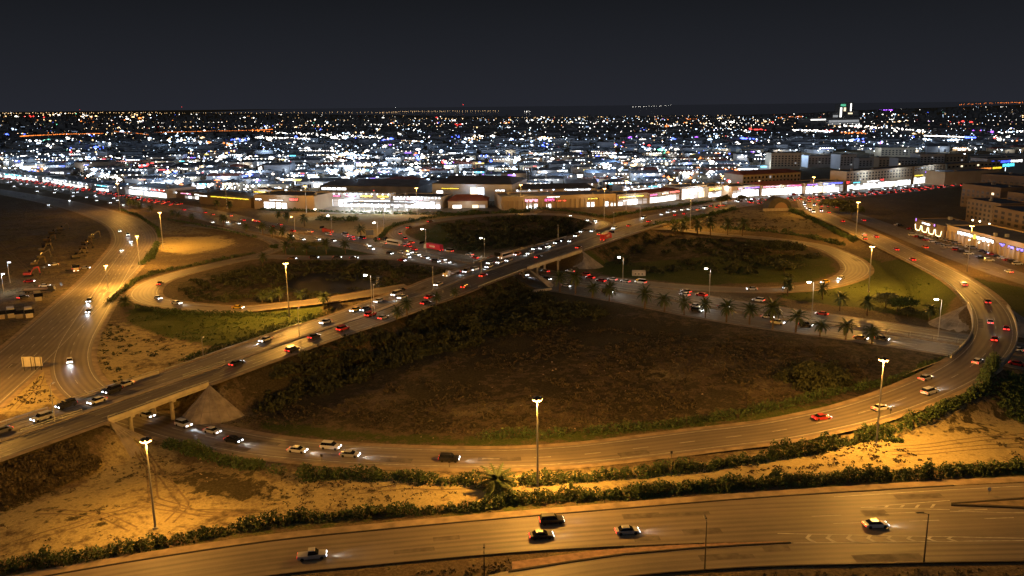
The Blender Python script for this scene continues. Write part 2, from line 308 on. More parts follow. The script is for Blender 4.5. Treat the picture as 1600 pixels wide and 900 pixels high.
# ------------------------------------------------------------------ ground
def axis(lo, hi, step, far_lo, far_hi):
    v = list(np.arange(lo, hi + .01, step)); g = step
    while v[-1] < far_hi: g *= 1.16; v.append(v[-1] + g)
    g = step; a = [lo]
    while a[-1] > far_lo: g *= 1.16; a.append(a[-1] - g)
    return np.array(a[:0:-1] + v)
GX = axis(-330, 330, 2.2, -45000, 45000); GY = axis(96, 640, 2.2, -400, 60000)
X, Y = np.meshgrid(GX, GY); Xf = X.ravel(); Yf = Y.ravel(); nV = len(Xf)
inner = (np.abs(Xf) < 700) & (Yf > 60) & (Yf < 1000)
ii = np.where(inner)[0]; GXY = np.c_[Xf[ii], Yf[ii]]
Hh = np.full(len(ii), -1e9); dmin = np.full(len(ii), 1e9); cap = np.full(len(ii), 1e9)
for r in ROADS:
    lo = r.P[:, :2].min(0) - 40; hi = r.P[:, :2].max(0) + 40
    sel = np.where(((GXY > lo) & (GXY < hi)).all(1))[0]
    for k in range(0, len(sel), 4000):
        j = sel[k:k + 4000]
        v = GXY[j, None, :] - r.P[None, :, :2]
        dd = np.hypot(np.maximum(0, np.abs(v[..., 0] * r.N[None, :, 0] + v[..., 1] * r.N[None, :, 1]) - r.w[None]), np.maximum(0, np.abs(v[..., 0] * r.T[None, :, 0] + v[..., 1] * r.T[None, :, 1]) - 1.3))
        on = ~r.bridge
        e = np.where(on[None] & (r.zr[None] > .05), r.zr[None] - .1 - np.maximum(0, dd - .6) * .8, -1e9).max(1)
        Hh[j] = np.maximum(Hh[j], e)
        gd = np.where(on[None], dd, 1e9).min(1); dmin[j] = np.minimum(dmin[j], gd)
        c = np.where(on[None] & (dd < 3.2), r.zr[None] - .12 + np.maximum(0, dd - .8) * .05, np.where(on[None], r.zr[None] - .12 + .12 + np.maximum(0, dd - 3.2) * .75, 1e9)).min(1)
        cap[j] = np.minimum(cap[j], c)
rough = (vnoise(GXY[:, 0], GXY[:, 1], 26, 1) - .5) * 1.3 + (vnoise(GXY[:, 0], GXY[:, 1], 9, 2) - .5) * .7 + (vnoise(GXY[:, 0], GXY[:, 1], 4, 3) - .5) * .35
fade = np.clip((dmin - 3) / 9, 0, 1)
base = -.12 + rough * fade
mound = lambda px, py, r_, h: h * np.exp(-((GXY - at(px, py)[:2]) ** 2).sum(1) / r_ ** 2)
for a, b, r_, h in ((640, 752, 9, 1.6), (430, 742, 8, 1.5), (1330, 700, 10, 1.2), (1480, 668, 14, 1.4), (330, 760, 7, .9), (150, 800, 14, .8), (900, 590, 40, 1.2), (1180, 600, 30, 1.0), (520, 760, 6, 1.0)):
    base = base + mound(a, b, r_, h) * np.clip((dmin - 2) / 5, 0, 1)
PC = at(532, 438)[:2]; PR = np.array([25., 25.])
pond_ang = math.radians(0); pe = ((GXY - PC) / PR); pond = np.sqrt((pe ** 2).sum(1)) + (vnoise(GXY[:, 0], GXY[:, 1], 12, 9) - .5) * .35
base = base - 1.6 * np.clip((1.15 - pond) / .35, 0, 1)
Hg = np.minimum(np.maximum(base, Hh + rough * .25 * fade), np.where(cap < 1e8, cap, 1e9))
Z = np.full(nV, -.12); Z[ii] = Hg
def edge_fade():
    e = np.minimum(np.minimum(700 - np.abs(Xf[ii]), Yf[ii] - 60), 1000 - Yf[ii]); return np.clip(e / 60, 0, 1)
ef = edge_fade(); Z[ii] = Hg * ef + -.12 * (1 - ef)
def ground_z(x, y):
    i = np.clip(np.searchsorted(GX, x) - 1, 0, len(GX) - 2); j = np.clip(np.searchsorted(GY, y) - 1, 0, len(GY) - 2)
    fx = (x - GX[i]) / (GX[i + 1] - GX[i]); fy = (y - GY[j]) / (GY[j + 1] - GY[j]); n = len(GX)
    q = lambda a, b: Z[b * n + a]
    return (q(i, j) * (1 - fx) + q(i + 1, j) * fx) * (1 - fy) + (q(i, j + 1) * (1 - fx) + q(i + 1, j + 1) * fx) * fy
def atg(px, py):
    """ground point (on the modelled terrain) along a sight line"""
    z = 0.
    for _ in range(6): p = at(px, py, z); z = .5 * z + .5 * float(ground_z(p[0], p[1]))
    p = at(px, py, z); p[2] = float(ground_z(p[0], p[1])); return p
cov = np.zeros((nV, 4), np.float32); cov[:, 3] = 1
cov[:, 2] = .12; cov[:, 1] = .15; far = Yf > 640; cov[far, 1] = .05; cov[far, 2] = .05
def zone(poly, ch, val, z=0.):
    w = [at(a, b, z) for a, b in poly]; m = inpoly(Xf, Yf, w); cov[m, ch] = val; return m
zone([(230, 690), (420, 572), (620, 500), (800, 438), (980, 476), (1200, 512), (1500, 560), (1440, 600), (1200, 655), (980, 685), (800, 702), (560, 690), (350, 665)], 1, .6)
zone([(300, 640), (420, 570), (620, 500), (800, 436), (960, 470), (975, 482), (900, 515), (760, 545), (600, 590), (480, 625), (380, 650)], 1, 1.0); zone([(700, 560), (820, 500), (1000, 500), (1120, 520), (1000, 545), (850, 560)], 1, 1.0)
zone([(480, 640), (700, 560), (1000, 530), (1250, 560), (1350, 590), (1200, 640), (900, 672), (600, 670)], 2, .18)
for p_, v_ in (([(540, 655), (640, 612), (700, 598), (760, 560), (830, 522), (850, 528), (780, 572), (720, 606), (640, 632), (560, 664)], 1.3), ([(840, 610), (900, 600), (920, 608), (860, 618)], 1.2), ([(960, 640), (1040, 622), (1060, 632), (980, 650)], 1.1), ([(1080, 585), (1150, 575), (1160, 590), (1090, 596)], 1.2), ([(400, 655), (480, 632), (500, 640), (420, 664)], 1.1)): zone(p_, 1, v_)
for p_ in ([(560, 640), (640, 610), (660, 616), (590, 650)], [(960, 590), (1100, 562), (1180, 570), (1060, 605)], [(680, 640), (840, 628), (860, 645), (700, 660)], [(1150, 610), (1260, 585), (1280, 600), (1170, 632)]): zone(p_, 1, .3); zone(p_, 2, .4)
zone([(0, 720), (160, 668), (200, 690), (160, 735), (0, 800), (-200, 860), (-200, 780)], 1, .8)
for p in ([(270, 440), (400, 408), (600, 408), (700, 425), (620, 455), (440, 476), (300, 474)], [(700, 350), (800, 340), (900, 345), (930, 360), (800, 388), (720, 395), (690, 370)], [(880, 400), (1000, 365), (1200, 378), (1290, 395), (1240, 440), (1000, 430)]):
    zone(p, 1, .62)
for p, v in (([(-260, 960), (-200, 830), (0, 800), (120, 760), (195, 690), (255, 690), (300, 720), (420, 745), (560, 760), (760, 762), (820, 770), (560, 800), (400, 830), (200, 870), (60, 900)], .66),
             ([(545, 745), (760, 742), (1000, 742), (1340, 692), (1450, 665), (1640, 640), (1700, 715), (1200, 748), (800, 772), (560, 790)], .95), ([(-100, 660), (-60, 570), (85, 545), (80, 600), (112, 628)], .95),
             ([(160, 500), (200, 505), (330, 545), (250, 590), (170, 605), (140, 560)], .62), ([(405, 331), (720, 336), (600, 360), (590, 376), (480, 357), (405, 345)], .9),
             ([(250, 372), (345, 367), (365, 380), (300, 396), (255, 392)], .95), ([(1050, 347), (1150, 326), (1250, 330), (1310, 358), (1200, 364), (1030, 364)], .42),
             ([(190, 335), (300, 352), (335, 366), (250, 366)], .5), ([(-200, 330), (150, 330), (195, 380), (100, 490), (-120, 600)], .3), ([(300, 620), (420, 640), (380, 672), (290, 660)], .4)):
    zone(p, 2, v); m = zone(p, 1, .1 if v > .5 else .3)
zone([(225, 705), (330, 715), (450, 745), (420, 790), (300, 770)], 1, .42); zone([(245, 742), (300, 736), (390, 760), (440, 785), (340, 782)], 1, 1.1); zone([(60, 800), (150, 790), (200, 815), (120, 830)], 1, .5)
zone([(1400, 660), (1540, 600), (1640, 570), (1640, 660), (1560, 690), (1450, 690)], 1, .5)
for p, v in (([(190, 470), (215, 482), (400, 490), (520, 484), (400, 532), (330, 545), (200, 505)], .9), ([(1345, 398), (1500, 446), (1518, 470), (1470, 505), (1340, 482), (1200, 462), (1355, 436)], .95),
             ([(1220, 395), (1300, 400), (1312, 425), (1270, 442), (1100, 446), (940, 430), (900, 412)], .72), ([(1510, 430), (1640, 458), (1640, 512), (1590, 500), (1560, 466)], .9),
             ([(640, 366), (690, 346), (720, 350), (700, 390), (655, 378)], .7), ([(430, 388), (540, 384), (600, 394), (560, 399), (450, 400)], .8), ([(400, 490), (520, 484), (480, 506), (400, 530)], .8),
             ([(1560, 592), (1640, 570), (1640, 640), (1580, 640)], .75), ([(380, 655), (560, 690), (800, 702), (800, 692), (560, 672), (420, 650)], .6)):
    zone(p, 0, v)
def verge(r, side, a, b, ch, val, k0=-1, k1=99):
    lo = r.P[:, :2].min(0) - 40; hi = r.P[:, :2].max(0) + 40
    sel = ii[((GXY > lo) & (GXY < hi)).all(1)]
    for k in range(0, len(sel), 4000):
        j = sel[k:k + 4000]; q = np.c_[Xf[j], Yf[j]]
        d2 = ((q[:, None] - r.P[None, :, :2]) ** 2).sum(2); n = d2.argmin(1)
        o = ((q - r.P[n, :2]) * r.N[n]).sum(1) * side - r.w[n]
        ok = (o > a) & (o < b) & (r.k[n] > k0) & (r.k[n] < k1); cov[j[ok], ch] = val
        if ch == 0: cov[j[ok], 1] = .2; cov[j[ok], 2] = .1
verge(R1, -1, 2.2, 8.5, 0, .85, 10.5, 23)
verge(Fd, -1, 3.2, 7.0, 0, 1.0)
verge(A, -1, 2., 9, 0, .75, 6.4, 9.6); verge(A, 1, 1.5, 6, 0, .6, 7.5, 12)
nx = len(GX); ny = len(GY); cg = cov.reshape(ny, nx, 4)
for _ in range(5): cg[1:-1, 1:-1, :3] = (cg[1:-1, 1:-1, :3] * 2 + cg[:-2, 1:-1, :3] + cg[2:, 1:-1, :3] + cg[1:-1, :-2, :3] + cg[1:-1, 2:, :3]) / 6
q = (np.arange(ny - 1)[:, None] * nx + np.arange(nx - 1)[None]).ravel()
quads = np.stack([q, q + 1, q + nx + 1, q + nx], 1).astype(np.int32)
gme = bpy.data.meshes.new('ground'); gme.vertices.add(nV); gme.vertices.foreach_set('co', np.c_[Xf, Yf, Z].astype(np.float32).ravel())
gme.loops.add(quads.size); gme.loops.foreach_set('vertex_index', quads.ravel()); gme.polygons.add(len(quads)); gme.polygons.foreach_set('loop_start', np.arange(0, quads.size, 4, dtype=np.int32))
gme.update(calc_edges=True); gme.polygons.foreach_set('use_smooth', np.ones(len(quads), bool))
ca = gme.color_attributes.new('cover', 'FLOAT_COLOR', 'POINT'); ca.data.foreach_set('color', cov.ravel())
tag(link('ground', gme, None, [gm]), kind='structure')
# water: roadside pond, sea on the horizon
def water_mat(name, col, rough, sc):
    m = pbr(name, col, rough, 0, .5); nt = m.node_tree; tc = nt.nodes.new('ShaderNodeTexCoord'); n = noise_n(nt, tc.outputs['Object'], sc, 3)
    b = nt.nodes.new('ShaderNodeBump'); b.inputs['Strength'].default_value = .15; nt.links.new(n, b.inputs['Height']); nt.links.new(b.outputs[0], nt.nodes['Principled BSDF'].inputs['Normal']); return m
mb = MB(); vs = [(PC[0] + PR[0] * 1.12 * math.cos(t), PC[1] + PR[1] * 1.12 * math.sin(t), -.75) for t in np.linspace(0, 2 * math.pi, 48, endpoint=False)]
mb.add(vs, [tuple(range(48))]); tag(mb.build('pond_water', water_mat('pond_water', (.018, .017, .016), .5, .5)), 'dark still pond water inside the left loop ramp', 'pond', kind='structure')
mb = MB(); S = [at(300, 176.5), at(700, 181), at(900, 183), at(1120, 181), at(1260, 177), at(1330, 172.8)]
far_pts = [(45000, 59000), (-16000, 59000)]
mb.add([(p[0], p[1], .4) for p in S] + [(x, y, .4) for x, y in far_pts], [tuple(range(len(S) + 2))])
tag(mb.build('sea_water', pbr('sea_water', (.012, .014, .02), .1, 0, .6)), kind='structure')

# ------------------------------------------------------------------ road surfaces, shoulders, paint
def wplus(k): return lambda w: w + k
def wneg(k): return lambda w: -w - k
STREET = {}
for r, am in ((B, asphalt_d), (SV, asphalt), (L, asphalt), (FR, asphalt), (P0, asphalt), (R1, asphalt), (P2, asphalt), (P3, asphalt), (P1, asphalt), (A, asphalt_d), (Fd, asphalt)):
    o = tag(r.ribbon(r.name, am, wneg(0), wplus(0), cols=4), kind='structure'); STREET[r.name] = o
    if r not in (Fd, SV, FR):
        segs = []; on = ~r.bridge; st = None
        for i, v in enumerate(list(on) + [False]):
            if v and st is None: st = i
            if not v and st is not None: segs.append((st, i)); st = None
        for a, b in segs:
            for s_ in (-1, 1):
                if b - a > 3: r.ribbon('road_shoulder', dustm, (lambda w, s_=s_: s_ * (w + .0)), (lambda w, s_=s_: s_ * (w + 1.7)), dz=-.018, i0=a, i1=b, parent=o)
    m = MB(); m2 = MB()
    if r is A:
        for s_ in (-1, 1):
            r.lines(m, lambda w, s_=s_: s_ * (w - .8), .22); r.lines(m, s_ * 1.5, .2)
            for f in (.36, .66): r.lines(m, lambda w, s_=s_, f=f: s_ * (1.2 + (w - 1.2) * f), .2, 4, 8)
    elif r is B:
        for s_ in (-1, 1):
            r.lines(m, lambda w, s_=s_: s_ * (w - 1), .22); r.lines(m, s_ * 2.3, .2)
            for f in (.27, .5, .73): r.lines(m, lambda w, s_=s_, f=f: s_ * (2 + (w - 2) * f), .2, 4, 8)
    elif r in (P1, P2, P3, P0):
        for s_ in (-1, 1): r.lines(m, lambda w, s_=s_: s_ * (w - .9), .2)
    elif r is R1:
        for s_ in (-1, 1): r.lines(m, lambda w, s_=s_: s_ * (w - 1.1), .22)
        r.lines(m, .3, .22, 4, 8)
    elif r is L:
        for s_ in (-1, 1): r.lines(m, lambda w, s_=s_: s_ * (w - 1), .22)
        for f in (-.35, .05, .4): r.lines(m, lambda w, f=f: w * f, .22, 4, 8)
    elif r is FR:
        for f in (-.3, .3): r.lines(m, lambda w, f=f: w * f, .2, 4, 8)
    elif r is Fd:
        i9 = r.near(at(1330, 806)); r.lines(m, lambda w: -w + 1.6, .22, i0=i9)
        for f, ph in ((-.02, 2), (.32, 5)): r.lines(m, lambda w, f=f: w * f, .2, 6, 9, i0=r.near(at(1255, 810)), phase=ph)
    if m.v: m.build('lane_marking', paint, o)
    pm = MB(); rp_ = random.Random(len(r.P))
    for u_ in range({'foreground_road': 9, 'ramp_road': 14, 'elevated_highway': 40, 'frontage_road': 26, 'sunken_highway': 34}.get(r.name, 6)):
        k = rp_.randrange(4, len(r.P) - 8); n_ = rp_.randrange(2, 6); off = rp_.uniform(-.8, .8) * r.w[k]; hw = rp_.uniform(.5, 1.3); vs = []
        for q_ in range(n_ + 1): p_ = r.P[k + q_]; vs += [(p_[0] + r.N[k + q_][0] * (off - hw), p_[1] + r.N[k + q_][1] * (off - hw), p_[2] + .006 + .0006 * u_), (p_[0] + r.N[k + q_][0] * (off + hw), p_[1] + r.N[k + q_][1] * (off + hw), p_[2] + .006 + .0006 * u_)]
        pm.add(vs, [(2 * q_, 2 * q_ + 1, 2 * q_ + 3, 2 * q_ + 2) for q_ in range(n_)])
    pm.build('asphalt_patch', patch_m, o)
# foreground kerb lines, paving strip, islands, gore markings
o = STREET['foreground_road']
Fd.ribbon('sand_pavement', dustm, wneg(.35), wneg(2.9), dz=.03, parent=o)
mb = MB(); i_end = Fd.near(at(1500, 757)); mb.sweep(Fd.P, Fd.N, [(0, 0), (.35, 0), (.35, .1), (0, .1)]) if False else None
prof = lambda o0, o1, h: [(o0, -.1), (o1, -.1), (o1, h), (o0, h)]
def kerb(r, off, wid, h, name, mat, i0, i1, parent):
    mb = MB(); n = []
    P = r.P[i0:i1].copy(); N = r.N[i0:i1]; w = r.w[i0:i1]; o_ = off(w); P[:, :2] += N * o_[:, None]
    mb.sweep(P, N, [(-wid / 2, -.1), (wid / 2, -.1), (wid / 2, h), (-wid / 2, h)]); return mb.build(name, mat, parent)
kerb(Fd, wneg(.18), .34, .13, 'kerb', dark_line, 0, Fd.near(at(1500, 757)), o)
kerb(Fd, wplus(.12), .22, .1, 'kerb', dark_line, 0, Fd.near(at(1000, 852)), o)
# island between road and service road: dry grass at the left, orange paving wedge to the tip
def strip_between(name, up, lo, mat, z, parent, n=60, thick=.16):
    u = np.array([at(*p) for p in up]); l = np.array([at(*p) for p in lo])
    def res(a):
        d = np.r_[0, np.cumsum(np.linalg.norm(np.diff(a, axis=0), axis=1))]; t = np.linspace(0, d[-1], n); return np.stack([np.interp(t, d, a[:, k]) for k in range(3)], 1)
    u, l = res(u), res(l); mb = MB(); vs = []
    for k in range(n): vs += [(u[k, 0], u[k, 1], z - thick), (u[k, 0], u[k, 1], z), (l[k, 0], l[k, 1], z), (l[k, 0], l[k, 1], z - thick)]
    fs = [(4 * k + j, 4 * k + j + 1, 4 * k + 5 + j, 4 * k + 4 + j) for k in range(n - 1) for j in range(3)] + [(0, 3, 2, 1), (4 * n - 4, 4 * n - 3, 4 * n - 2, 4 * n - 1)]
    return mb.add(vs, fs).build(name, mat, parent)
isl = tag(strip_between('traffic_island', [(800, 879), (925, 861.5), (1050, 853), (1140, 849.5), (1228, 846.6)], [(800, 892), (900, 876), (975, 865.5), (1080, 856.5), (1160, 851.5), (1232, 848.2)], paving, .17, None), kind='structure')
kerbm2 = strip_between('kerb', [(796, 892.2), (900, 876), (975, 865.5), (1080, 856.5), (1160, 851.5), (1234, 848.0)], [(794, 895), (900, 878.3), (975, 867.6), (1080, 858.3), (1160, 853.2), (1236, 849.2)], dark_line, .2, isl, thick=.25)
kerb(SV, wplus(.15), .3, .14, 'kerb', dark_line, 0, len(SV.P), STREET['service_road'])
isl2 = tag(strip_between('median_island', [(1489, 788.2), (1540, 784.8), (1600, 780.5), (1760, 770)], [(1489, 789.6), (1540, 791), (1600, 793.8), (1760, 801)], pbr('island_soil', (.2, .15, .09), .95, var=.3, vscale=.6), .2, None), kind='structure')
for a, b in (([(1486, 787.2), (1540, 783.4), (1600, 778.8), (1760, 768)], [(1486, 788.6), (1540, 785.4), (1600, 781.2), (1760, 770.8)]), ([(1486, 788.8), (1540, 790.2), (1600, 793), (1760, 800)], [(1486, 790.6), (1540, 792.6), (1600, 795.6), (1760, 803)])):
    strip_between('kerb', a, b, dark_line, .3, isl2, thick=.4)
mb = MB()
def flat_quad(pts, z=.1): mb.add([(*at(a, b)[:2], z) for a, b in pts], [(3, 2, 1, 0)])
for a, b in (((1215, 834.2), (1640, 842.5)), ((1240, 849.2), (1640, 844.8))):
    for k in range(12):
        t0, t1 = k / 12, (k + 1) / 12; x0, x1 = a[0] + (b[0] - a[0]) * t0, a[0] + (b[0] - a[0]) * t1; y0, y1 = a[1] + (b[1] - a[1]) * t0, a[1] + (b[1] - a[1]) * t1
        flat_quad([(x0, y0 - .5), (x1, y1 - .5), (x1, y1 + .5), (x0, y0 + .5)])
for k in range(8):                                           # chevrons of the gore
    x = 1262 + 31.5 * k; t = (x - 1215) / 425; yt = 834.4 + 8 * t; yb = 849 - 4 * t; ym = (yt + yb) / 2 - .6
    flat_quad([(x + 1, yt), (x + 7, yt), (x + 2, ym), (x - 4, ym)]); flat_quad([(x - 4, ym), (x + 2, ym), (x + 15, yb), (x + 8, yb)])
for a, b in (((1345, 793.3), (1484, 782.5)), ((1345, 793.7), (1484, 797))): flat_quad([(a[0], a[1] - .4), (b[0], b[1] - .4), (b[0], b[1] + .4), (a[0], a[1] + .4)])
for k in range(4):
    x = 1385 + 24 * k; d = (x - 1345) / 140 * 6; flat_quad([(x, 791.6 - d * .6), (x + 5, 791.4 - d * .6), (x + 1, 793 + d * .2), (x - 4, 793 + d * .2)])
flat_quad([(1484, 799.2), (1700, 803.5), (1700, 804.5), (1484, 800)])
mb.build('gore_marking', paint, o)
# bare verge between L and R1 (sandy gore), pale slab
# ------------------------------------------------------------------ bridges
def bridge(r, label, par_h, pier_k, pier_n, deck_t=1.25, rail=False):
    idx = np.where(r.bridge)[0]; jumps = np.where(np.diff(idx) > 1)[0]
    return [(g[0] - 1, g[-1] + 2) for g in np.split(idx, jumps + 1)]
def build_bridge(r, i0, i1, label, piers, npier, lower_z=0.):
    root = thing('road_bridge', label, 'bridge', tuple(r.P[(i0 + i1) // 2]))
    inv = Vector(root.location)
    P = r.P[i0:i1] - np.array(inv); N = r.N[i0:i1]; w = float(r.w[i0:i1].mean())
    def part(name, mb, mat): return mb.build(name, mat, root)
    part('deck', MB().sweep(P, N, [(-w - .5, -.13), (-w - .5, -.75), (-w + 1.2, -1.25), (w - 1.2, -1.25), (w + .5, -.75), (w + .5, -.13)]), concrete)
    for s_ in (-1, 1):
        pr = [(s_ * (w + .02), -.1), (s_ * (w + .48), -.1), (s_ * (w + .42), .75), (s_ * (w + .12), .75)]
        pp = part('parapet', MB().sweep(P, N, pr if s_ > 0 else pr[::-1]), pale_concrete)
        m = MB()
        for k in range(0, len(P), 1): p = P[k]; q = np.array([p[0] + N[k][0] * s_ * (w + .27), p[1] + N[k][1] * s_ * (w + .27), p[2]]); m.tube(q + [0, 0, .75], q + [0, 0, 1.15], .05, n=4)
        m.sweep(P, N, [(s_ * (w + .27) - .06, 1.1), (s_ * (w + .27) + .06, 1.1), (s_ * (w + .27) + .06, 1.22), (s_ * (w + .27) - .06, 1.22)]); m.build('hand_rail', steel, pp)
    for f in piers:
        k = int(f * (len(P) - 1)); c = P[k]
        cap = MB(); a = c[:2] + N[k] * (-w + 1.5); b = c[:2] + N[k] * (w - 1.5); T = np.array([-N[k][1], N[k][0]]) * .6
        z0, z1 = c[2] - 2.1, c[2] - 1.25; q = [(*(a - T), z0), (*(b - T), z0), (*(b + T), z0), (*(a + T), z0)]
        cap.hexa(q, [(x, y, z1) for x, y, _ in q]); part('pier_cap', cap, concrete)
        for t in np.linspace(-1, 1, npier):
            p = c[:2] + N[k] * t * (w - 2.6); MB().tube((*p, z0), (*p, lower_z - .6 - inv[2]), .55, .55, 10).build('pier', concrete, root)
    return root
G = bridge(A, '', 1, 0, 0)
build_bridge(A, G[0][0], G[0][1], 'concrete overpass crossing the ramp road near the lower left corner', (.33, .70), 3)
build_bridge(A, G[1][0], G[1][1], 'wide concrete overpass crossing the palm-lined highway at the middle of the junction', (.3, .68), 4)
G2 = bridge(R1, '', 1, 0, 0)
build_bridge(R1, G2[0][0], G2[0][1], 'curved concrete ramp bridge crossing the palm-lined highway at the right edge', (.28, .72), 2)
# paved slopes below the bridge ends
CONES = []
def cone_slope(r, i, sgn_t, sgn_n, label, sweep=100, a0=-8, k=1.):
    c = r.P[i].copy(); c[:2] += r.N[i] * sgn_n * (r.w[i] + .6); top = r.P[i][2] - .05; R_ = ((top + .4) / .8 + 2.2) * k
    CONES.append((c[0], c[1], R_ + 1.5)); T = r.T[i] * sgn_t; N = r.N[i] * sgn_n; mb = MB(); n = 14; vs = [(0, 0, top)]
    for k in range(n + 1):
        t = math.radians(a0 + sweep * k / n); d = N * math.cos(t) + T * math.sin(t); vs.append((d[0] * R_, d[1] * R_, -.35))
    for k in range(n + 1):
        t = math.radians(a0 + sweep * k / n); d = N * math.cos(t) + T * math.sin(t); vs.append((d[0] * (R_ - 2), d[1] * (R_ - 2), -1.2))
    mb.add(vs, [(0, k + 1, k + 2) for k in range(n)] + [(k + 1, k + 2 + n, k + 3 + n, k + 2) for k in range(n)])
    ob = mb.build('paved_slope', slope_m); jm = MB()
    for k_ in range(2, n + 1, 2): jm.tube((0, 0, top), vs[k_], .09, .09, 3)
    for fr in (.35, .68):
        for k_ in range(1, n + 1): a_ = np.array(vs[k_]); b_ = np.array(vs[k_ + 1]); tp = np.array([0, 0, top]); jm.tube(tp + (a_ - tp) * fr, tp + (b_ - tp) * fr, .08, n=3)
    jm.build('joint', kerb_m, ob); ob.location = (c[0], c[1], 0.05); return tag(ob, label, 'slope paving')
cone_slope(A, G[0][1] - 1, -1, 1, 'pale cone of slope paving at the right end of the lower left overpass')
cone_slope(A, G[0][0], 1, 1, 'slope paving at the left end of the lower left overpass, beside the scrub bank', k=.8)
cone_slope(A, G[1][1] - 1, -1, 1, 'pale triangular cone of slope paving under the right end of the central overpass')
cone_slope(A, G[1][0], 1, 1, 'dark slope paving under the left end of the central overpass')
cone_slope(R1, G2[0][1] - 1, -1, -1, 'pale slope paving left of the curved ramp bridge, beside the palm-lined highway')
cone_slope(R1, G2[0][1] - 1, -1, 1, 'pale slope paving right of the curved ramp bridge at the frame edge')
cone_slope(R1, G2[0][0], 1, -1, 'small slope paving below the near end of the curved ramp bridge')
# ------------------------------------------------------------------ medians, rails, fences
def path_rail(r, off, i0, i1, label, h=.75, step=2, mat=steel, rails=((.45, .75),), name='guard_rail', post_r=.06, cat='guard rail', zo=0.):
    P = r.P[i0:i1].copy(); N = r.N[i0:i1]; P[:, :2] += N * (off(r.w[i0:i1]) if callable(off) else off)[:, None] if callable(off) else N * off
    org = P[len(P) // 2].copy(); P = P - org; P[:, 2] += zo
    root = thing(name, label, cat, tuple(org)); m = MB()
    for a, b in rails: MB().sweep(P, N, [(-.05, a), (.05, a), (.05, b), (-.05, b)]).build('rail', mat, root)
    for k in range(0, len(P), step): m.tube(P[k] + [0, 0, -.05], P[k] + [0, 0, h], post_r, n=4)
    tag(m.build('post', mat, root), kind='stuff'); return root
def median(r, hw, h, mat, i0, i1, name='median_strip'):
    return MB().sweep(r.P[i0:i1], r.N[i0:i1], [(-hw, -.1), (hw, -.1), (hw, h), (-hw, h)]).build(name, mat, STREET[r.name])
soil = pbr('median_soil', (.24, .18, .115), .95, var=.3, vscale=.5)
median(B, 1.4, .2, soil, 0, len(B.P)); median(A, .75, .25, kerb_m, 0, len(A.P))
iA = lambda a, b: A.near(at(a, b, 7))
path_rail(A, 0, iA(40, 676), iA(138, 643), 'short steel guard rail on the elevated highway median at the lower left', h=1.0, rails=((.3, .5), (.8, 1.0)), zo=.25)
path_rail(A, 0, iA(285, 592), iA(365, 564), 'steel guard rail on the elevated highway median, right of the lower left overpass', h=1.0, rails=((.3, .5), (.8, 1.0)), zo=.25)
path_rail(A, wneg(.5), 0, G[0][0], 'far side guard rail on the elevated highway left of the overpass')
path_rail(A, wneg(.6), G[0][1], iA(520, 510), 'far side guard rail on the elevated highway above the green bank')
path_rail(A, wplus(.6), iA(700, 446), G[1][0], 'near side guard rail on the elevated highway before the central overpass')
path_rail(A, wplus(.5), G[1][1], iA(1060, 336), 'near side guard rail on the elevated highway right of the central overpass')
path_rail(A, wneg(.5), G[1][1], iA(930, 370), 'far side guard rail beside the oncoming queue on the elevated highway')
path_rail(R1, wplus(.5), R1.near(at(1535, 580, 7)), G2[0][0], 'dark outer guard rail where the curved ramp bridge begins', mat=darksteel)
path_rail(R1, wneg(.5), G2[0][1], R1.near(at(1440, 405, 5)), 'inner guard rail along the ramp above the mown grass')
for s_, lb in ((-1, 'far'), (1, 'near')):
    path_rail(B, s_ * 1.1, B.near(at(845, 434)), B.near(at(1530, 542)), f'{lb} post and rail fence on the median of the palm-lined highway', h=1.5, step=3, rails=((.5, .58), (1.4, 1.5)), name='median_fence', mat=darksteel if s_ > 0 else steel, cat='fence', zo=.2)
path_rail(B, 0, B.near(at(400, 353)), B.near(at(770, 418)), 'dark median fence on the highway beside the pond loop', h=1.4, step=3, rails=((.5, .58), (1.3, 1.4)), name='median_fence', mat=darksteel, cat='fence', zo=.2)

P_ = [atg(806, 438), atg(833, 456), atg(862, 453)]; Pw = np.array([np.linspace(P_[i], P_[i + 1], 12) for i in range(2)]).reshape(-1, 3); Tw = np.gradient(Pw[:, :2], axis=0); Tw /= np.linalg.norm(Tw, axis=1)[:, None] + 1e-9
tag(MB().sweep(Pw, np.c_[Tw[:, 1], -Tw[:, 0]], [(-.2, -.3), (.2, -.3), (.2, .9), (-.2, .9)]).build('retaining_wall', pale_concrete), 'low concrete wall below the left end of the central overpass', 'wall')
# ------------------------------------------------------------------ lamps (each carries its own light)
def point_light(parent, loc, power, col, rad=.35, spot=None, rot=None, blend=.6, wide=False):
    d = bpy.data.lights.new('lamp_light', 'SPOT' if spot else 'POINT'); d.energy = power; d.color = col; d.shadow_soft_size = rad
    if spot: d.spot_size = spot; d.spot_blend = blend
    if wide:          # batwing luminaire: more light to the sides than straight down
        d.use_nodes = True; nt = d.node_tree; e = nt.nodes['Emission']; tc = nt.nodes.new('ShaderNodeTexCoord'); sx = nt.nodes.new('ShaderNodeSeparateXYZ'); nt.links.new(tc.outputs['Normal'], sx.inputs[0])
        nt.links.new(math_n(nt, 'MINIMUM', math_n(nt, 'POWER', math_n(nt, 'MAXIMUM', math_n(nt, 'ABSOLUTE', sx.outputs[2]), .05), -.45), 3.), e.inputs[1])
    o = bpy.data.objects.new('lamp_light', d); COL.objects.link(o); o.parent = parent; o.location = loc
    if rot: o.rotation_euler = rot
    return o
_mast = {}
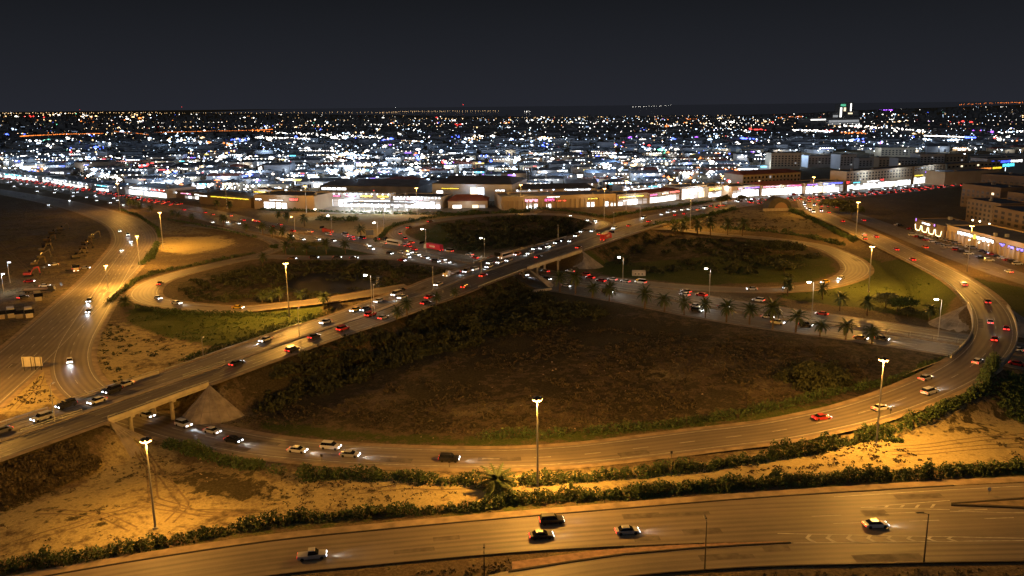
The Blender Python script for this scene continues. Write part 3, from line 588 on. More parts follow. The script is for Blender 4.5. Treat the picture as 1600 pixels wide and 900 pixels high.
def high_mast(hx, hy, bx, by, label, power=34000, lit=lamp_sod, col=SODIUM, scale=1., z=None):
    b = atg(bx, by) if z is None else at(bx, by, z); h = height_for(b, hy); dist = np.linalg.norm(b - [0, 0, CAM_H])
    root = thing('high_mast_light', label, 'street light', tuple(b), group='sodium high mast lights')
    MB().tube((0, 0, -.5), (0, 0, h), .26 * scale, .13 * scale, 8).build('pole', steel, root)
    MB().tube((0, 0, -.4), (0, 0, .35), .6, .55, 8).build('footing', concrete, root)
    hd = MB(); hd.tube((0, 0, h - .25), (0, 0, h + .15), .38, .3, 8)
    r_ = .5 * scale
    for k in range(6):
        t = k * math.pi / 3 + .3; hd.tube((0, 0, h - .05), (r_ * math.cos(t), r_ * math.sin(t), h - .05), .05, n=4)
    ho = hd.build('head_frame', steel, root)
    for k in range(6):
        t = k * math.pi / 3 + .3; c, s_ = math.cos(t), math.sin(t); m = MB()
        ctr = np.array([r_ * c, r_ * s_, h - .1]); u = np.array([-s_, c, 0]) * .34 * scale; v = np.array([c, s_, -.3]) * .5 * scale
        bot = [ctr - u - v * .4, ctr + u - v * .4, ctr + u + v, ctr - u + v]; top = [p + np.array([0, 0, .34]) for p in bot]
        m.hexa(bot, top); lo = m.build('floodlight', darksteel, ho)
        g = MB(); p0 = [p + np.array([0, 0, -.02]) for p in bot]; p1 = [ctr + (p - ctr) * .75 + np.array([0, 0, -.34 * scale]) for p in bot]
        g.hexa(p1, p0); g.build('lamp_glass', lit, ho); bpy.data.objects.remove(lo) if False else None
    point_light(root, (0, 0, h - 1.2 * scale), power, col, .5, wide=True)
    return root
MASTS = [(228, 686, 243, 826, 'on the sandy ground at the lower left, tall and close', 0.5, 1), (839, 622, 840, 765, 'rising from the hedges at the bottom centre', 1.3, 1), (1379, 560, 1369, 695, 'on the sandy bank below the ramp at the lower right', 1.25, 1),
    (446, 410, 452, 495, 'in the scrub between the pond and the elevated highway', 1.5, 1), (248, 331, 255, 388, 'over the bright sand patch left of the pond loop', 1.1, 1), (165, 414, 169, 450, 'beside the frontage road at the left, over its middle bend', 0.62, .8),
    (213, 368, 219, 418, 'on the upper bend of the frontage road at the left', 0.7, .8), (1362, 384, 1357, 456, 'on the mown grass beside the grass loop ramp', 1.15, 1), (1341, 315, 1337, 372, 'where the ramp and side street part, in front of the dark tree', 0.85, 1),
    (1520, 352, 1511, 424, 'in front of the store with the long white sign', 0.85, 1), (182, 286, 188, 331, 'at the far left beside the red queue on the highway', 0.6, 1.1), (352, 287, 355, 326, 'by the yellow-signed shops at the upper left', 0.225, 1.1),
    (475, 290, 479, 333, 'in front of the beige shop with the red sign', 0.2, 1.2), (598, 309, 600, 362, 'in front of the bright filling station', 0.2, 1.1), (651, 293, 652, 336, 'at the right end of the filling station', 0.175, 1.2),
    (813, 288, 814, 326, 'left end of the beige arcade of shops', 0.15, 1.2), (945, 294, 944, 343, 'right end of the beige arcade of shops', 0.3, 1.1), (978, 282, 978, 328, 'behind the small lit kiosk above the elevated highway', 0.3, 1.1),
    (1079, 304, 1078, 360, 'among the dark palms right of the far highway', 0.55, 1.1), (1128, 274, 1127, 312, 'in front of the yellow shop sign at the upper right', 0.3, 1.2), (1270, 276, 1269, 316, 'over the junction full of red tail lights', 0.5, 1.2), (1270, 292, 1268, 334, 'on the near side of the junction full of red tail lights', 0.5, 1.1)]
MASTS.append((-75, 500, -66, 640, 'beside the frontage road just past the left frame edge', 1.4, 1))
for hx, hy, bx, by, lb, pw, sc in MASTS:
    high_mast(hx, hy, bx, by, 'tall sodium mast ' + lb, 70000 * pw, scale=sc)
def arm_lamp(hx, hy, bx, by, label, lit, arm=1.8, direction=None, z=None, power=0, col=WHITE_L, pole=steel, double=False, size=1.):
    b = atg(bx, by) if z is None else at(bx, by, z); h = height_for(b, hy)
    rz = direction if direction is not None else 0.
    root = thing('street_lamp', label, 'street lamp', tuple(b), rz, group='single arm street lamps')
    MB().tube((0, 0, -.4), (0, 0, h), .14 * size, .075 * size, 6, 0).build('pole', pole, root)
    for s_ in ((1, -1) if double else (1,)):
        MB().tube((0, 0, h - .1), (s_ * arm, 0, h + .25), .06 * size, n=5).build('arm', pole, root)
        x = s_ * (arm + .5); MB().hexa([(x - .75, -.22, h + .2), (x + .6, -.2, h + .2), (x + .6, .2, h + .2), (x - .75, .22, h + .2)], [(x - .7, -.12, h + .42), (x + .45, -.1, h + .42), (x + .45, .1, h + .42), (x - .7, .12, h + .42)]).build('lamp_head', pole, root)
        if lit:
            MB().hexa([(x - .5, -.3, h - .16), (x + .5, -.3, h - .16), (x + .5, .3, h - .16), (x - .5, .3, h - .16)], [(x - .65, -.34, h + .19), (x + .55, -.32, h + .19), (x + .55, .32, h + .19), (x - .65, .34, h + .19)]).build('lamp_glass', lit, root)
    if power: point_light(root, (arm + .5, 0, h - .6), power, col, .25)
    return root
PI = math.pi
for a in [(971, 402, 973, 447, 'lit lamp on the palm-lined highway, left of the small pale hut', lamp_wh, 2300), (1109, 420, 1108, 470, 'lit lamp on the palm-lined highway, right of the small pale hut', lamp_wh, 2300),
          (1271, 441, 1268, 498, 'lit lamp on the palm-lined highway below the end of the grass loop', lamp_wh, 2300), (1472, 468, 1465, 533, 'lit lamp on the palm-lined highway beside the curved ramp bridge', lamp_wh, 2300),
          (754, 372, 757, 402, 'lit lamp on the highway left of the central overpass', lamp_wh, 1800), (663, 358, 666, 396, 'lit lamp on the highway beside the red lorry', lamp_wh, 1800), (588, 348, 591, 382, 'lit lamp at the mouth of the far loop ramp', lamp_wh, 1500),
          (516, 337, 519, 370, 'lit lamp on the highway in front of the sand field', lamp_wh, 1300), (494, 327, 497, 342, 'small lit lamp at the edge of the sand field', lamp_wh, 500), (592, 430, 582, 496, 'white lit lamp standing dark-poled against the pond', lamp_wh, 900)]:
    arm_lamp(a[0], a[1], a[2], a[3], 'white ' + a[4], a[5], 1.4, PI, power=a[6])
arm_lamp(459, 339, 461, 366, 'orange lit lamp on the median of the highway left of the sand field', lamp_sod, 1.2, PI, power=9000, col=SODIUM, size=1.2)
arm_lamp(3, 428, 6, 458, 'pale lit lamp at the left edge beside the parked machines', pbr('weak_lamp', (.8, .8, .8), .4, emit=(.9, .95, 1), estr=6, sample=False), .4, 0, power=2200, col=COOL_L)
arm_lamp(13, 410, 16, 442, 'pale slim lamp post among the parked machines at the left', MATS['weak_lamp'], .4, 0, power=500, col=COOL_L)
for a in [(467, 484, 468, 529, 'unlit lamp post on the elevated highway, right of the tall scrub mast', 6.9), (583, 447, 585, 487, 'unlit double lamp post on the elevated highway below the white lamp', 6.9), (676, 419, 677, 454, 'unlit lamp post on the elevated highway beside the flatbed truck', 7.2), (871, 353, 872, 379, 'thin unlit lamp post beside the oncoming queue on the overpass', 7.3),
          (752, 402, 752, 432, 'dark unlit lamp post at the left end of the central overpass', 7.5), (314, 530, 318, 560, 'unlit lamp post standing above the green bank of the elevated highway', None), (78, 603, 86, 661, 'thin unlit lamp post on the lower left stretch of the elevated highway', 7.0), (959, 333, 959, 350, 'unlit post on the far side of the elevated highway', 5.), (999, 324, 1000, 343, 'unlit post where the elevated highway comes down', 3.5),
          (755, 861, 757, 905, 'dark lamp post at the bottom edge beside the dry grass', None), (1103, 815, 1101, 892, 'tall dark lamp post at the bottom edge between service road and verge', None)]:
    arm_lamp(a[0], a[1], a[2], a[3], a[4], None, .8, PI / 2, z=a[5], pole=darksteel if a[1] > 800 else steel)
arm_lamp(1453, 803, 1443, 881, 'tall dark lamp post with bent arm near the chevron markings', None, 1.1, PI, pole=darksteel)
# ------------------------------------------------------------------ vegetation
def blob_points(c, rx, ry, rz, n, shell=.55):
    d = rng.normal(size=(n, 3)); d /= np.linalg.norm(d, axis=1)[:, None]; d[:, 2] = np.abs(d[:, 2]) * 1.0 - .15
    r_ = shell + (1 - shell) * rng.random(n) ** .7; return np.asarray(c) + d * r_[:, None] * [rx, ry, rz]
def path_pts(pts, step, zfun=True):
    w = np.array([atg(*p) for p in pts]); d = np.r_[0, np.cumsum(np.linalg.norm(np.diff(w[:, :2], axis=0), axis=1))]
    t = np.arange(0, d[-1], step); x = np.interp(t, d, w[:, 0]); y = np.interp(t, d, w[:, 1]); return np.c_[x, y, ground_z(x, y)]
def hedge(pts, label, hgt=2.4, wid=1.5, dens=55, leaf=.26, mats=(leafm,), step=1.5, gap=.0, jitter=.5, name='hedge'):
    C = []; S = []; pp = path_pts(pts, step); stems = MB(); org = pp[len(pp) // 2].copy()
    for p in pp:
        if random.random() < gap + .55 * (vnoise(p[0], p[1], 5, 5) < .1): continue
        h = hgt * 1.22 * (.45 + .95 * vnoise(p[0], p[1], 4, 8)) * random.uniform(.8, 1.25); w = wid * 1.12 * random.uniform(.75, 1.2)
        c = p + [random.uniform(-jitter, jitter), random.uniform(-jitter, jitter), .15]
        C.append(blob_points(c - org, w, w, h, int(dens * 1.75 * h / 2.4), .45)); S.append(rng.uniform(leaf * .4, leaf * 1.15, len(C[-1])))
        q = c - org
        for _ in range(2): stems.tube(q + [0, 0, -.4], q + [random.uniform(-.5, .5), random.uniform(-.5, .5), h * .75], .05, .02, 3)
    root = thing(name, label, 'hedge', tuple(org))
    link('foliage', quad_mesh('foliage', np.vstack(C), np.concatenate(S), 0, .8), root, list(mats))
    tag(stems.build('stem', bark, root), kind='stuff'); return root
hedge([(-40, 905), (0, 893), (100, 880), (200, 862), (300, 843), (400, 824), (500, 812), (600, 803), (735, 797)], 'long oleander hedge along the foreground road, left of the bottom centre mast', 2.2, 1.5, 90, .27)
hedge([(738, 797), (800, 786), (900, 780), (1000, 773), (1100, 766), (1200, 758), (1300, 752), (1400, 746), (1500, 741), (1600, 734), (1700, 727)], 'long oleander hedge along the foreground road, right of the bottom centre mast', 2.5, 1.7, 110, .27, step=1.3)
hedge([(262, 697), (330, 717), (400, 733), (470, 747), (560, 747), (650, 752), (745, 756)], 'oleander hedge along the near side of the ramp road, left of the shaggy palm', 2.6, 1.8, 95, .28, step=1.4)
hedge([(800, 757), (850, 755), (900, 752), (985, 747)], 'oleander hedge along the ramp road just right of the bottom centre mast', 2.3, 1.5, 90, .27, step=1.4)
hedge([(1000, 745), (1060, 738), (1120, 731), (1180, 722), (1240, 713), (1290, 704), (1340, 694)], 'taller oleander hedge along the ramp road between the two right hand masts', 2.9, 1.7, 90, .28, step=1.4)
hedge([(1342, 688), (1400, 672), (1440, 657), (1490, 635), (1535, 608), (1560, 590)], 'oleander hedge climbing beside the ramp towards the curved bridge', 2.6, 1.7, 85, .28, step=1.5)
hedge([(760, 684), (850, 681), (930, 676), (1050, 665), (1150, 650), (1220, 637), (1325, 611), (1425, 585)], 'low green shrub border on the inner side of the ramp road', 1.9, 2.0, 70, .26, step=1.5)
hedge([(1440, 580), (1490, 563)], 'dense dark shrubs where the ramp meets the palm-lined highway', 2.6, 2.4, 90, .3)
hedge([(285, 565), (340, 547), (400, 527), (460, 505), (520, 487)], 'clipped dark hedge on the far side of the elevated highway', 1.5, 1.4, 50, .3, step=1.6)
hedge([(172, 472), (190, 456), (212, 438), (240, 428), (325, 411), (400, 396)], 'hedge around the outside of the pond loop', 1.5, 1.5, 45, .34, step=1.7)
hedge([(212, 482), (260, 488), (335, 492), (400, 493), (455, 494)], 'hedge below the lower arm of the pond loop', 1.7, 1.5, 50, .33, step=1.7)
hedge([(587, 378), (600, 366), (608, 357), (630, 349), (665, 342), (720, 336)], 'hedge round the outside of the far loop ramp', 2.0, 1.7, 36, .42, step=2)
hedge([(830, 327), (887, 330), (930, 338), (955, 341), (1000, 331), (1060, 322), (1142, 311)], 'long hedge on the far side of the elevated highway below the arcade', 2.0, 1.7, 30, .5, step=2.2)
hedge([(1007, 357), (1050, 349), (1100, 338), (1150, 327)], 'hedge on the near side of the far elevated highway', 2.2, 2, 32, .5, step=2.2)
hedge([(1130, 357), (1200, 362), (1260, 370), (1318, 384)], 'dark hedge above the grass loop ramp', 2.5, 2.0, 36, .45, step=2)
hedge([(1225, 325), (1262, 340), (1300, 360), (1337, 378)], 'hedge on the left of the ramp leaving the red junction', 2.4, 1.8, 36, .45, step=2)
hedge([(188, 328), (215, 337), (245, 357), (250, 372)], 'dark hedge between highway and frontage road at the upper left', 1.4, 1.2, 30, .42, step=2)
hedge([(262, 343), (300, 350), (350, 360), (400, 372)], 'dark hedge on the near side of the highway at the upper left', 1.3, 1.2, 26, .42, step=2)
hedge([(222, 414), (240, 394), (236, 405), (246, 380)], 'rough bushes beside the frontage road bend', 2.2, 1.8, 40, .36, step=1.8)
hedge([(404, 328), (500, 331), (600, 334), (700, 335.5)], 'dark hedge in front of the bright filling station', 2.0, 1.8, 26, .6, step=2.6)
hedge([(498, 344), (520, 344), (557, 345)], 'dark clump of bushes on the sand field', 2.6, 3.0, 34, .55, step=2.2)
hedge([(700, 336), (760, 334), (830, 330)], 'ragged bushes in front of the red-roofed shop', 3, 2.6, 34, .6, step=2.6)
# ground scrub: bushes one cannot count
def scatter(poly, n, hr, leaf, per, mat, name, label, wr=1.1, thresh=0., avoid=2.4):
    w = np.array([at(*p) for p in poly]); lo, hi = w.min(0), w.max(0); C = []; S = []; k = 0; tries = 0
    rp = np.vstack([np.c_[r.P[:, :2], r.w] for r in ROADS])
    while k < n and tries < n * 12:
        tries += 1; x, y = random.uniform(lo[0], hi[0]), random.uniform(lo[1], hi[1])
        if not inpoly(np.array([x]), np.array([y]), w)[0]: continue
        if vnoise(x, y, 14, 21) * .6 + vnoise(x, y, 5, 22) * .4 < thresh: continue
        if any(math.hypot(x - c[0], y - c[1]) < c[2] for c in CONES): continue
        if (np.hypot(rp[:, 0] - x, rp[:, 1] - y) < rp[:, 2] + avoid).any(): continue
        h = random.uniform(*hr); z = float(ground_z(x, y)); r_ = h * wr * random.uniform(.7, 1.3)
        C.append(blob_points((x, y, z), r_, r_, h, max(6, int(per * h)), .35)); S.append(rng.uniform(leaf * .6, leaf * 1.5, len(C[-1]))); k += 1
    return tag(link(name, quad_mesh(name, np.vstack(C), np.concatenate(S), .2, .8), None, [mat]), label, 'scrub', kind='stuff')
scatter([(400, 645), (440, 572), (620, 508), (800, 454), (850, 462), (950, 492), (930, 500), (860, 508), (740, 540), (600, 578), (480, 618), (400, 650)], 900, (.7, 3.4), .42, 34, leafdark, 'shrubbery', 'dense dark shrubs on the bank below the elevated highway', 1.1, .3)
scatter([(330, 660), (600, 580), (860, 510), (1200, 525), (1420, 575), (1200, 645), (980, 672), (800, 685), (560, 670)], 2400, (.25, 1.1), .24, 20, leafdry, 'dry_scrub', 'low dry scrub over the dark waste ground inside the junction', 1.5, .43)
scatter([(1215, 580), (1300, 570), (1330, 600), (1290, 620), (1225, 610)], 60, (1.8, 3.6), .4, 40, leafdark, 'thicket', 'dark thicket on the waste ground near the right mast')
scatter([(-60, 740), (160, 672), (200, 690), (150, 735), (0, 800)], 1300, (.5, 1.6), .26, 34, leafdry, 'bank_scrub', 'brown and green scrub on the lower left bank', 1.2)
scatter([(0, 890), (0, 790), (200, 700), (450, 745), (740, 770), (400, 826), (200, 862)], 420, (.15, .6), .15, 26, leafdry, 'sand_scrub', 'small dry tufts on the sandy ground at the lower left', 1.3, .5)
scatter([(1340, 692), (1450, 655), (1560, 598), (1640, 575), (1640, 650), (1560, 668), (1400, 695)], 420, (.3, 1.3), .25, 30, leafm, 'ramp_bank_scrub', 'green and dry bushes on the bank below the ramp at the right', 1.3, .38)
scatter([(1000, 742), (1340, 690), (1600, 672), (1600, 712), (1200, 742)], 160, (.2, .8), .2, 26, leafdry, 'sand_tufts', 'dry tufts on the bright sand strip at the lower right', 1.3, .5)
scatter([(270, 440), (400, 408), (600, 408), (700, 425), (620, 450), (440, 472), (300, 472)], 420, (.8, 2.6), .4, 26, leafdark, 'pond_reeds', 'dark reeds and bushes around the pond', 1.2, .45)
scatter([(690, 352), (800, 338), (900, 343), (930, 358), (800, 386), (720, 392)], 420, (1.0, 3.4), .55, 22, leafdark, 'loop_scrub', 'dark bushes inside the far loop ramp', 1.2, .4)
scatter([(890, 400), (1000, 366), (1200, 378), (1290, 396), (1240, 432), (1000, 425)], 420, (.5, 2.4), .5, 22, leafdark, 'meadow_scrub', 'dark bushes inside the grass loop ramp', 1.2, .45)
scatter([(150, 500), (310, 540), (260, 588), (170, 600), (142, 560)], 130, (.2, .8), .24, 24, leafdark, 'gore_scrub', 'small dark tufts on the orange sand beside the left ramp', 1.3, .42)
scatter([(700, 905), (1640, 884), (1640, 915), (700, 940)], 130, (.2, .7), .16, 34, leafdry, 'verge_scrub', 'dry weeds on the verge at the bottom edge', 1.3)
scatter([(640, 893), (800, 876), (800, 890), (700, 908)], 50, (.2, .7), .16, 34, leafdry, 'island_scrub', 'pale weeds on the island at the bottom edge', 1.3, avoid=.3)
scatter([(1050, 350), (1150, 330), (1250, 333), (1300, 356), (1200, 362), (1030, 362)], 140, (.3, 1.2), .4, 18, leafdry, 'hill_scrub', 'dry scrub on the brown slope left of the red junction', 1.4, .45)
scatter([(200, 482), (400, 493), (500, 488), (400, 528), (330, 545), (205, 508)], 420, (.2, .7), .26, 18, leafm, 'green_tufts', 'uneven green growth on the bank below the pond loop', 1.5, .4)
scatter([(1200, 462), (1345, 482), (1465, 502), (1510, 470), (1440, 430), (1350, 436)], 160, (.12, .4), .26, 14, leafm, 'lawn_tufts', 'rough patches on the mown grass beside the ramp', 1.8, .5)
scatter([(-60, 640), (-40, 580), (85, 548), (82, 600), (110, 626)], 110, (.15, .6), .2, 20, leafdry, 'gore_tufts', 'dry tufts around the road sign on the sandy gore', 1.4, .45)
scatter([(640, 368), (690, 347), (900, 350), (800, 386), (700, 392)], 160, (.2, .8), .4, 12, leafm, 'loop_tufts', 'rough grass inside the far loop ramp', 1.5)
# rubble
mb = MB()
for poly, n in (([(560, 745), (745, 760), (640, 775), (500, 765)], 90), ([(250, 690), (430, 740), (300, 770)], 60), ([(1240, 715), (1340, 698), (1300, 735)], 80), ([(400, 690), (1200, 655), (1200, 662), (400, 697)], 40), ([(820, 520), (1200, 560), (1100, 640), (700, 650)], 120)):
    w = [at(*p) for p in poly]; lo = np.min(w, 0); hi = np.max(w, 0)
    for _ in range(n):
        x, y = random.uniform(lo[0], hi[0]), random.uniform(lo[1], hi[1])
        if not inpoly(np.array([x]), np.array([y]), w)[0]: continue
        z = float(ground_z(x, y)); s_ = random.uniform(.12, .42)
        v = [(x + s_ * math.cos(t) * random.uniform(.7, 1.2), y + s_ * math.sin(t) * random.uniform(.7, 1.2), z - .05) for t in (0, 1.3, 2.6, 3.9, 5.1)]
        mb.add(v + [(x + random.uniform(-.1, .1), y, z + s_ * random.uniform(.5, .9))], [(0, 1, 5), (1, 2, 5), (2, 3, 5), (3, 4, 5), (4, 0, 5)])
tag(mb.build('rubble', rock), 'scattered stones and lumps of earth on the waste ground', 'rubble', kind='stuff')
# palms
def palm_mesh(h, cr, seed, nf=30, droop=1.0, fat=1.25):
    rs = random.Random(seed); t = MB(); zz = [0, h * .3, h * .65, h]; xx = [0, rs.uniform(-.1, .1), rs.uniform(-.2, .2), rs.uniform(-.25, .25)]
    for i in range(3): t.tube((xx[i], 0, zz[i] - (.4 if i == 0 else 0)), (xx[i + 1], 0, zz[i + 1]), (.34, .27, .26)[i], (.27, .26, .30)[i], 7)
    c = MB()
    for k in range(nf):
        a = 2 * math.pi * (k * .381966) + rs.uniform(-.2, .2); el = math.radians(75 - 115 * (k / nf)) + rs.uniform(-.1, .1); L_ = cr * rs.uniform(.85, 1.15)
        pts = []; p = np.array([xx[3], 0, h]); e = el
        for s_ in range(5): pts.append(p.copy()); p = p + L_ / 4 * np.array([math.cos(a) * math.cos(e), math.sin(a) * math.cos(e), math.sin(e)]); e -= .32 * droop
        sd = np.array([-math.sin(a), math.cos(a), 0])
        for s_ in range(4):           # solid middle of the frond, folded along its rib
            w0, w1 = [(.10, .24, .26, .17, .03)[s_ + j] * cr / 3.2 * fat for j in (0, 1)]
            for sg in (-1, 1): c.add([pts[s_], pts[s_ + 1], pts[s_ + 1] + sd * sg * w1 - np.array([0, 0, w1 * .5]), pts[s_] + sd * sg * w0 - np.array([0, 0, w0 * .5])], [(0, 1, 2, 3)])
        for s_ in range(4):
            w0 = (.12, .42, .5, .36, .05)[s_] * cr / 3.2; w1 = (.12, .42, .5, .36, .05)[s_ + 1] * cr / 3.2
            for sg in (-1, 1):     # leaflets: two drooping blades either side of the rib, with gaps
                for g in (0, .5):
                    q0 = pts[s_] + (pts[s_ + 1] - pts[s_]) * g; q1 = pts[s_] + (pts[s_ + 1] - pts[s_]) * (g + .46)
                    ww = w0 + (w1 - w0) * g; tip = (q0 + q1) / 2 + sd * sg * ww * 1.25 + (pts[s_ + 1] - pts[s_]) * .35 - np.array([0, 0, ww * .55])
                    c.add([q0, q1, tip], [(0, 1, 2)])
    return t.mesh('trunk'), c.mesh('crown')
PALMS = [palm_mesh(h, c, i) for i, (h, c) in enumerate(((5.4, 3.9), (6.2, 4.2), (4.8, 3.7)))]
for t, c in PALMS: t.materials.append(bark); c.materials.append(palmleaf)
SHAG = palm_mesh(2.4, 4.4, 9, 52, .75, .9); SHAG[0].materials.append(bark); SHAG[1].materials.append(palmleaf)
def palm(px, py, label, s_=1., kind=None, group=None):
    b = atg(px, py); root = thing('palm_tree', label, 'palm tree', tuple(b), random.uniform(0, 6.28), group); t, c = kind or random.choice(PALMS)
    o1 = link('trunk', t, root); o2 = link('crown', c, root); root.scale = (s_ * random.uniform(.9, 1.1), s_ * random.uniform(.85, 1.1), s_ * random.uniform(.8, 1.18)); root.rotation_euler[0] = random.uniform(-.06, .06); return root
ROW = [(875, 457), (899, 460), (926, 466), (952, 471), (1007, 483), (1038, 488), (1069, 493), (1102, 497), (1135, 504), (1171, 508), (1207, 515), (1243, 520), (1281, 526), (1321, 531), (1362, 538)]
for i, p in enumerate(ROW): palm(*p, f'date palm, {ordn(i + 1)} from the central overpass in the row along the lower highway', random.uniform(.98, 1.2), group='row of palms along the lower highway')
palm(775, 765, 'shaggy low date palm between the two hedges at the bottom centre', 1.05, SHAG)
palm(196, 478, 'shaggy palm bush at the left tip of the pond loop', .75, SHAG)
for p, lb in (((1285, 468), 'small palm on the grass left of the lit lamp near the grass loop'), ((1312, 486), 'palm on the mown grass, left of the pale flowering tree'), ((1355, 493), 'palm on the mown grass below the pale flowering tree'), ((1452, 502), 'dim palm beside the slope paving of the curved bridge'), ((1230, 462), 'small palm where the grass loop meets the highway')):
    palm(*p, 'date ' + lb, .95)
for grp, lb, pts, s_ in (('palms at the upper left highway', 'far palm, {} from the left in the row beside the upper left highway', [(202, 326), (210, 327), (219, 330), (236, 333), (270, 341), (280, 343), (300, 347), (349, 354), (385, 363), (411, 368), (426, 372), (441, 373)], 1.0),
                     ('palms behind the upper left highway', 'far palm, {} from the left behind the far kerb of the highway', [(339, 328), (360, 331), (436, 345), (449, 350), (476, 354), (564, 372)], 1.1),
                     ('palms above the pond loop', 'lit palm, {} from the left on the grass above the pond loop', [(411, 416), (447, 399), (455, 384), (479, 398), (510, 397), (540, 397)], 1.0),
                     ('palms below the pond', 'warmly lit palm, {} from the left in the line below the pond', [(410, 474), (425, 474), (437, 474), (470, 473), (507, 486)], .8),
                     ('palms on the bank of the elevated highway', 'dark palm, {} from the left on the near edge of the elevated highway', [(620, 503), (636, 495), (682, 477), (710, 467)], .75),
                     ('palms above the grass loop', 'dark far palm, {} from the left above the grass loop', [(1055, 368), (1067, 367), (1090, 368), (1110, 368), (1137, 368), (1160, 369)], 1.25)):
    for i, p in enumerate(pts): palm(*p, lb.format(ordn(i + 1)), s_, group=grp)
def tree(px, py, h, r_, label, mat, n=900, leaf=.3, lobes=9):
    b = atg(px, py); root = thing('broadleaf_tree', label, 'tree', tuple(b)); t = MB(); t.tube((0, 0, -.4), (0, 0, h * .45), .22, .14, 7); C = []
    for k in range(lobes):
        a = random.uniform(0, 6.28); q = np.array([math.cos(a) * r_ * random.uniform(.2, .7), math.sin(a) * r_ * random.uniform(.2, .7), h * random.uniform(.4, .78)])
        t.tube((0, 0, h * .35), q, .09, .03, 4); C.append(blob_points(q, r_ * .5, r_ * .5, h * .26, n // lobes, .4))
    t.build('trunk', bark, root); C = np.vstack(C); link('crown', quad_mesh('crown', C, rng.uniform(leaf * .6, leaf * 1.4, len(C)), 0, .8), root, [mat]); return root
tree(1384, 480, 6, 5.0, 'pale flowering tree on the mown grass', leafpale, 1300, .32, 12); tree(1402, 487, 6.5, 5, 'dark leafy tree right of the pale flowering tree', leafm, 1200, .32, 11); tree(1423, 484, 5.5, 3.5, 'smaller dark tree at the right of the flowering tree group', leafm, 800)
tree(1418, 496, 3.5, 4.5, 'broad low bush in front of the flowering tree group', leafdark, 900)
for i, (x, y, h, r_) in enumerate(((1312, 333, 11, 12), (1330, 341, 10, 9), (1296, 328, 9, 8))): tree(x, y, h, r_, ('largest', 'right hand', 'left hand')[i] + ' tree of the dark clump right of the red junction', leafdark, 1300, .7, 12)
for i, (x, y, h, r_) in enumerate(((462, 392, 5, 4.5), (478, 391, 5, 4.5), (495, 390, 4.5, 4.), (428, 392, 4, 3))): tree(x, y, h, r_, f'warmly lit bushy tree, {ordn(i + 1 if i < 3 else 4)} of those on the grass above the pond loop', leafpale if i < 3 else leafm, 700, .36)
for i, (x, y, h, r_) in enumerate(((560, 570, 4.5, 4.5), (640, 545, 5.5, 5), (690, 540, 5, 5), (735, 520, 6, 5.5), (600, 540, 4.5, 4.5), (790, 480, 5, 5), (680, 505, 5, 4.5), (840, 492, 4.5, 5), (1255, 600, 5.5, 6), (1280, 606, 5, 5.5), (1302, 600, 4.5, 5))):
    tree(x, y, h, r_, f'dark bushy tree, {ordn(i + 1 if i < 8 else i - 7)} from the left ' + ('in the thicket below the elevated highway' if i < 8 else 'in the clump near the right hand mast'), leafdark, 900, .36)
for i, (x, y, h, r_) in enumerate(((1215, 398, 8, 8), (1240, 402, 8, 7), (1190, 394, 7, 7), (1225, 425, 6, 7))): tree(x, y, h, r_, f'dark tree, {ordn(i + 1)} of the clump inside the grass loop', leafdark, 1000, .5)
for i, (x, y, h, r_) in enumerate(((1127, 318, 6, 5), (1137, 317, 7, 5), (1160, 316, 6, 6))): tree(x, y, h, r_, f'small dark roadside tree, {ordn(i + 1)} from the left below the white shops', leafdark, 500, .6)

def tracks(pts, gauge=1.7):
    pp = path_pts(pts, 1.6); T = np.gradient(pp[:, :2], axis=0); T /= np.linalg.norm(T, axis=1)[:, None] + 1e-9; N = np.c_[T[:, 1], -T[:, 0]]; mb = MB()
    for s_ in (-.5, .5):
        vs = []
        for p, n in zip(pp, N):
            for e in (-.2, .2): x, y = p[0] + n[0] * (s_ * gauge + e), p[1] + n[1] * (s_ * gauge + e); vs.append((x, y, float(ground_z(x, y)) + .05))
        mb.add(vs, [(2 * k, 2 * k + 1, 2 * k + 3, 2 * k + 2) for k in range(len(pp) - 1)])
    return mb
mb = MB()
for pts in ([(215, 700), (235, 730), (240, 780), (300, 800), (390, 800)], [(225, 705), (255, 745), (290, 790), (260, 820)], [(20, 850), (120, 820), (230, 790), (330, 805), (420, 800)], [(60, 800), (160, 805), (215, 830)], [(560, 768), (680, 762), (760, 758)], [(1400, 700), (1500, 690), (1600, 680), (1680, 672)], [(1390, 708), (1500, 702), (1640, 692)], [(20, 640), (60, 600), (75, 560)], [(0, 380), (60, 440), (110, 440), (150, 420)], [(40, 470), (90, 450), (140, 430)], [(90, 480), (40, 510), (0, 520)]):
    t = tracks(pts); mb.add(t.v, t.f)
tag(mb.build('tyre_tracks', track_m), 'vehicle tracks worn into the sandy ground', 'tracks', kind='stuff')
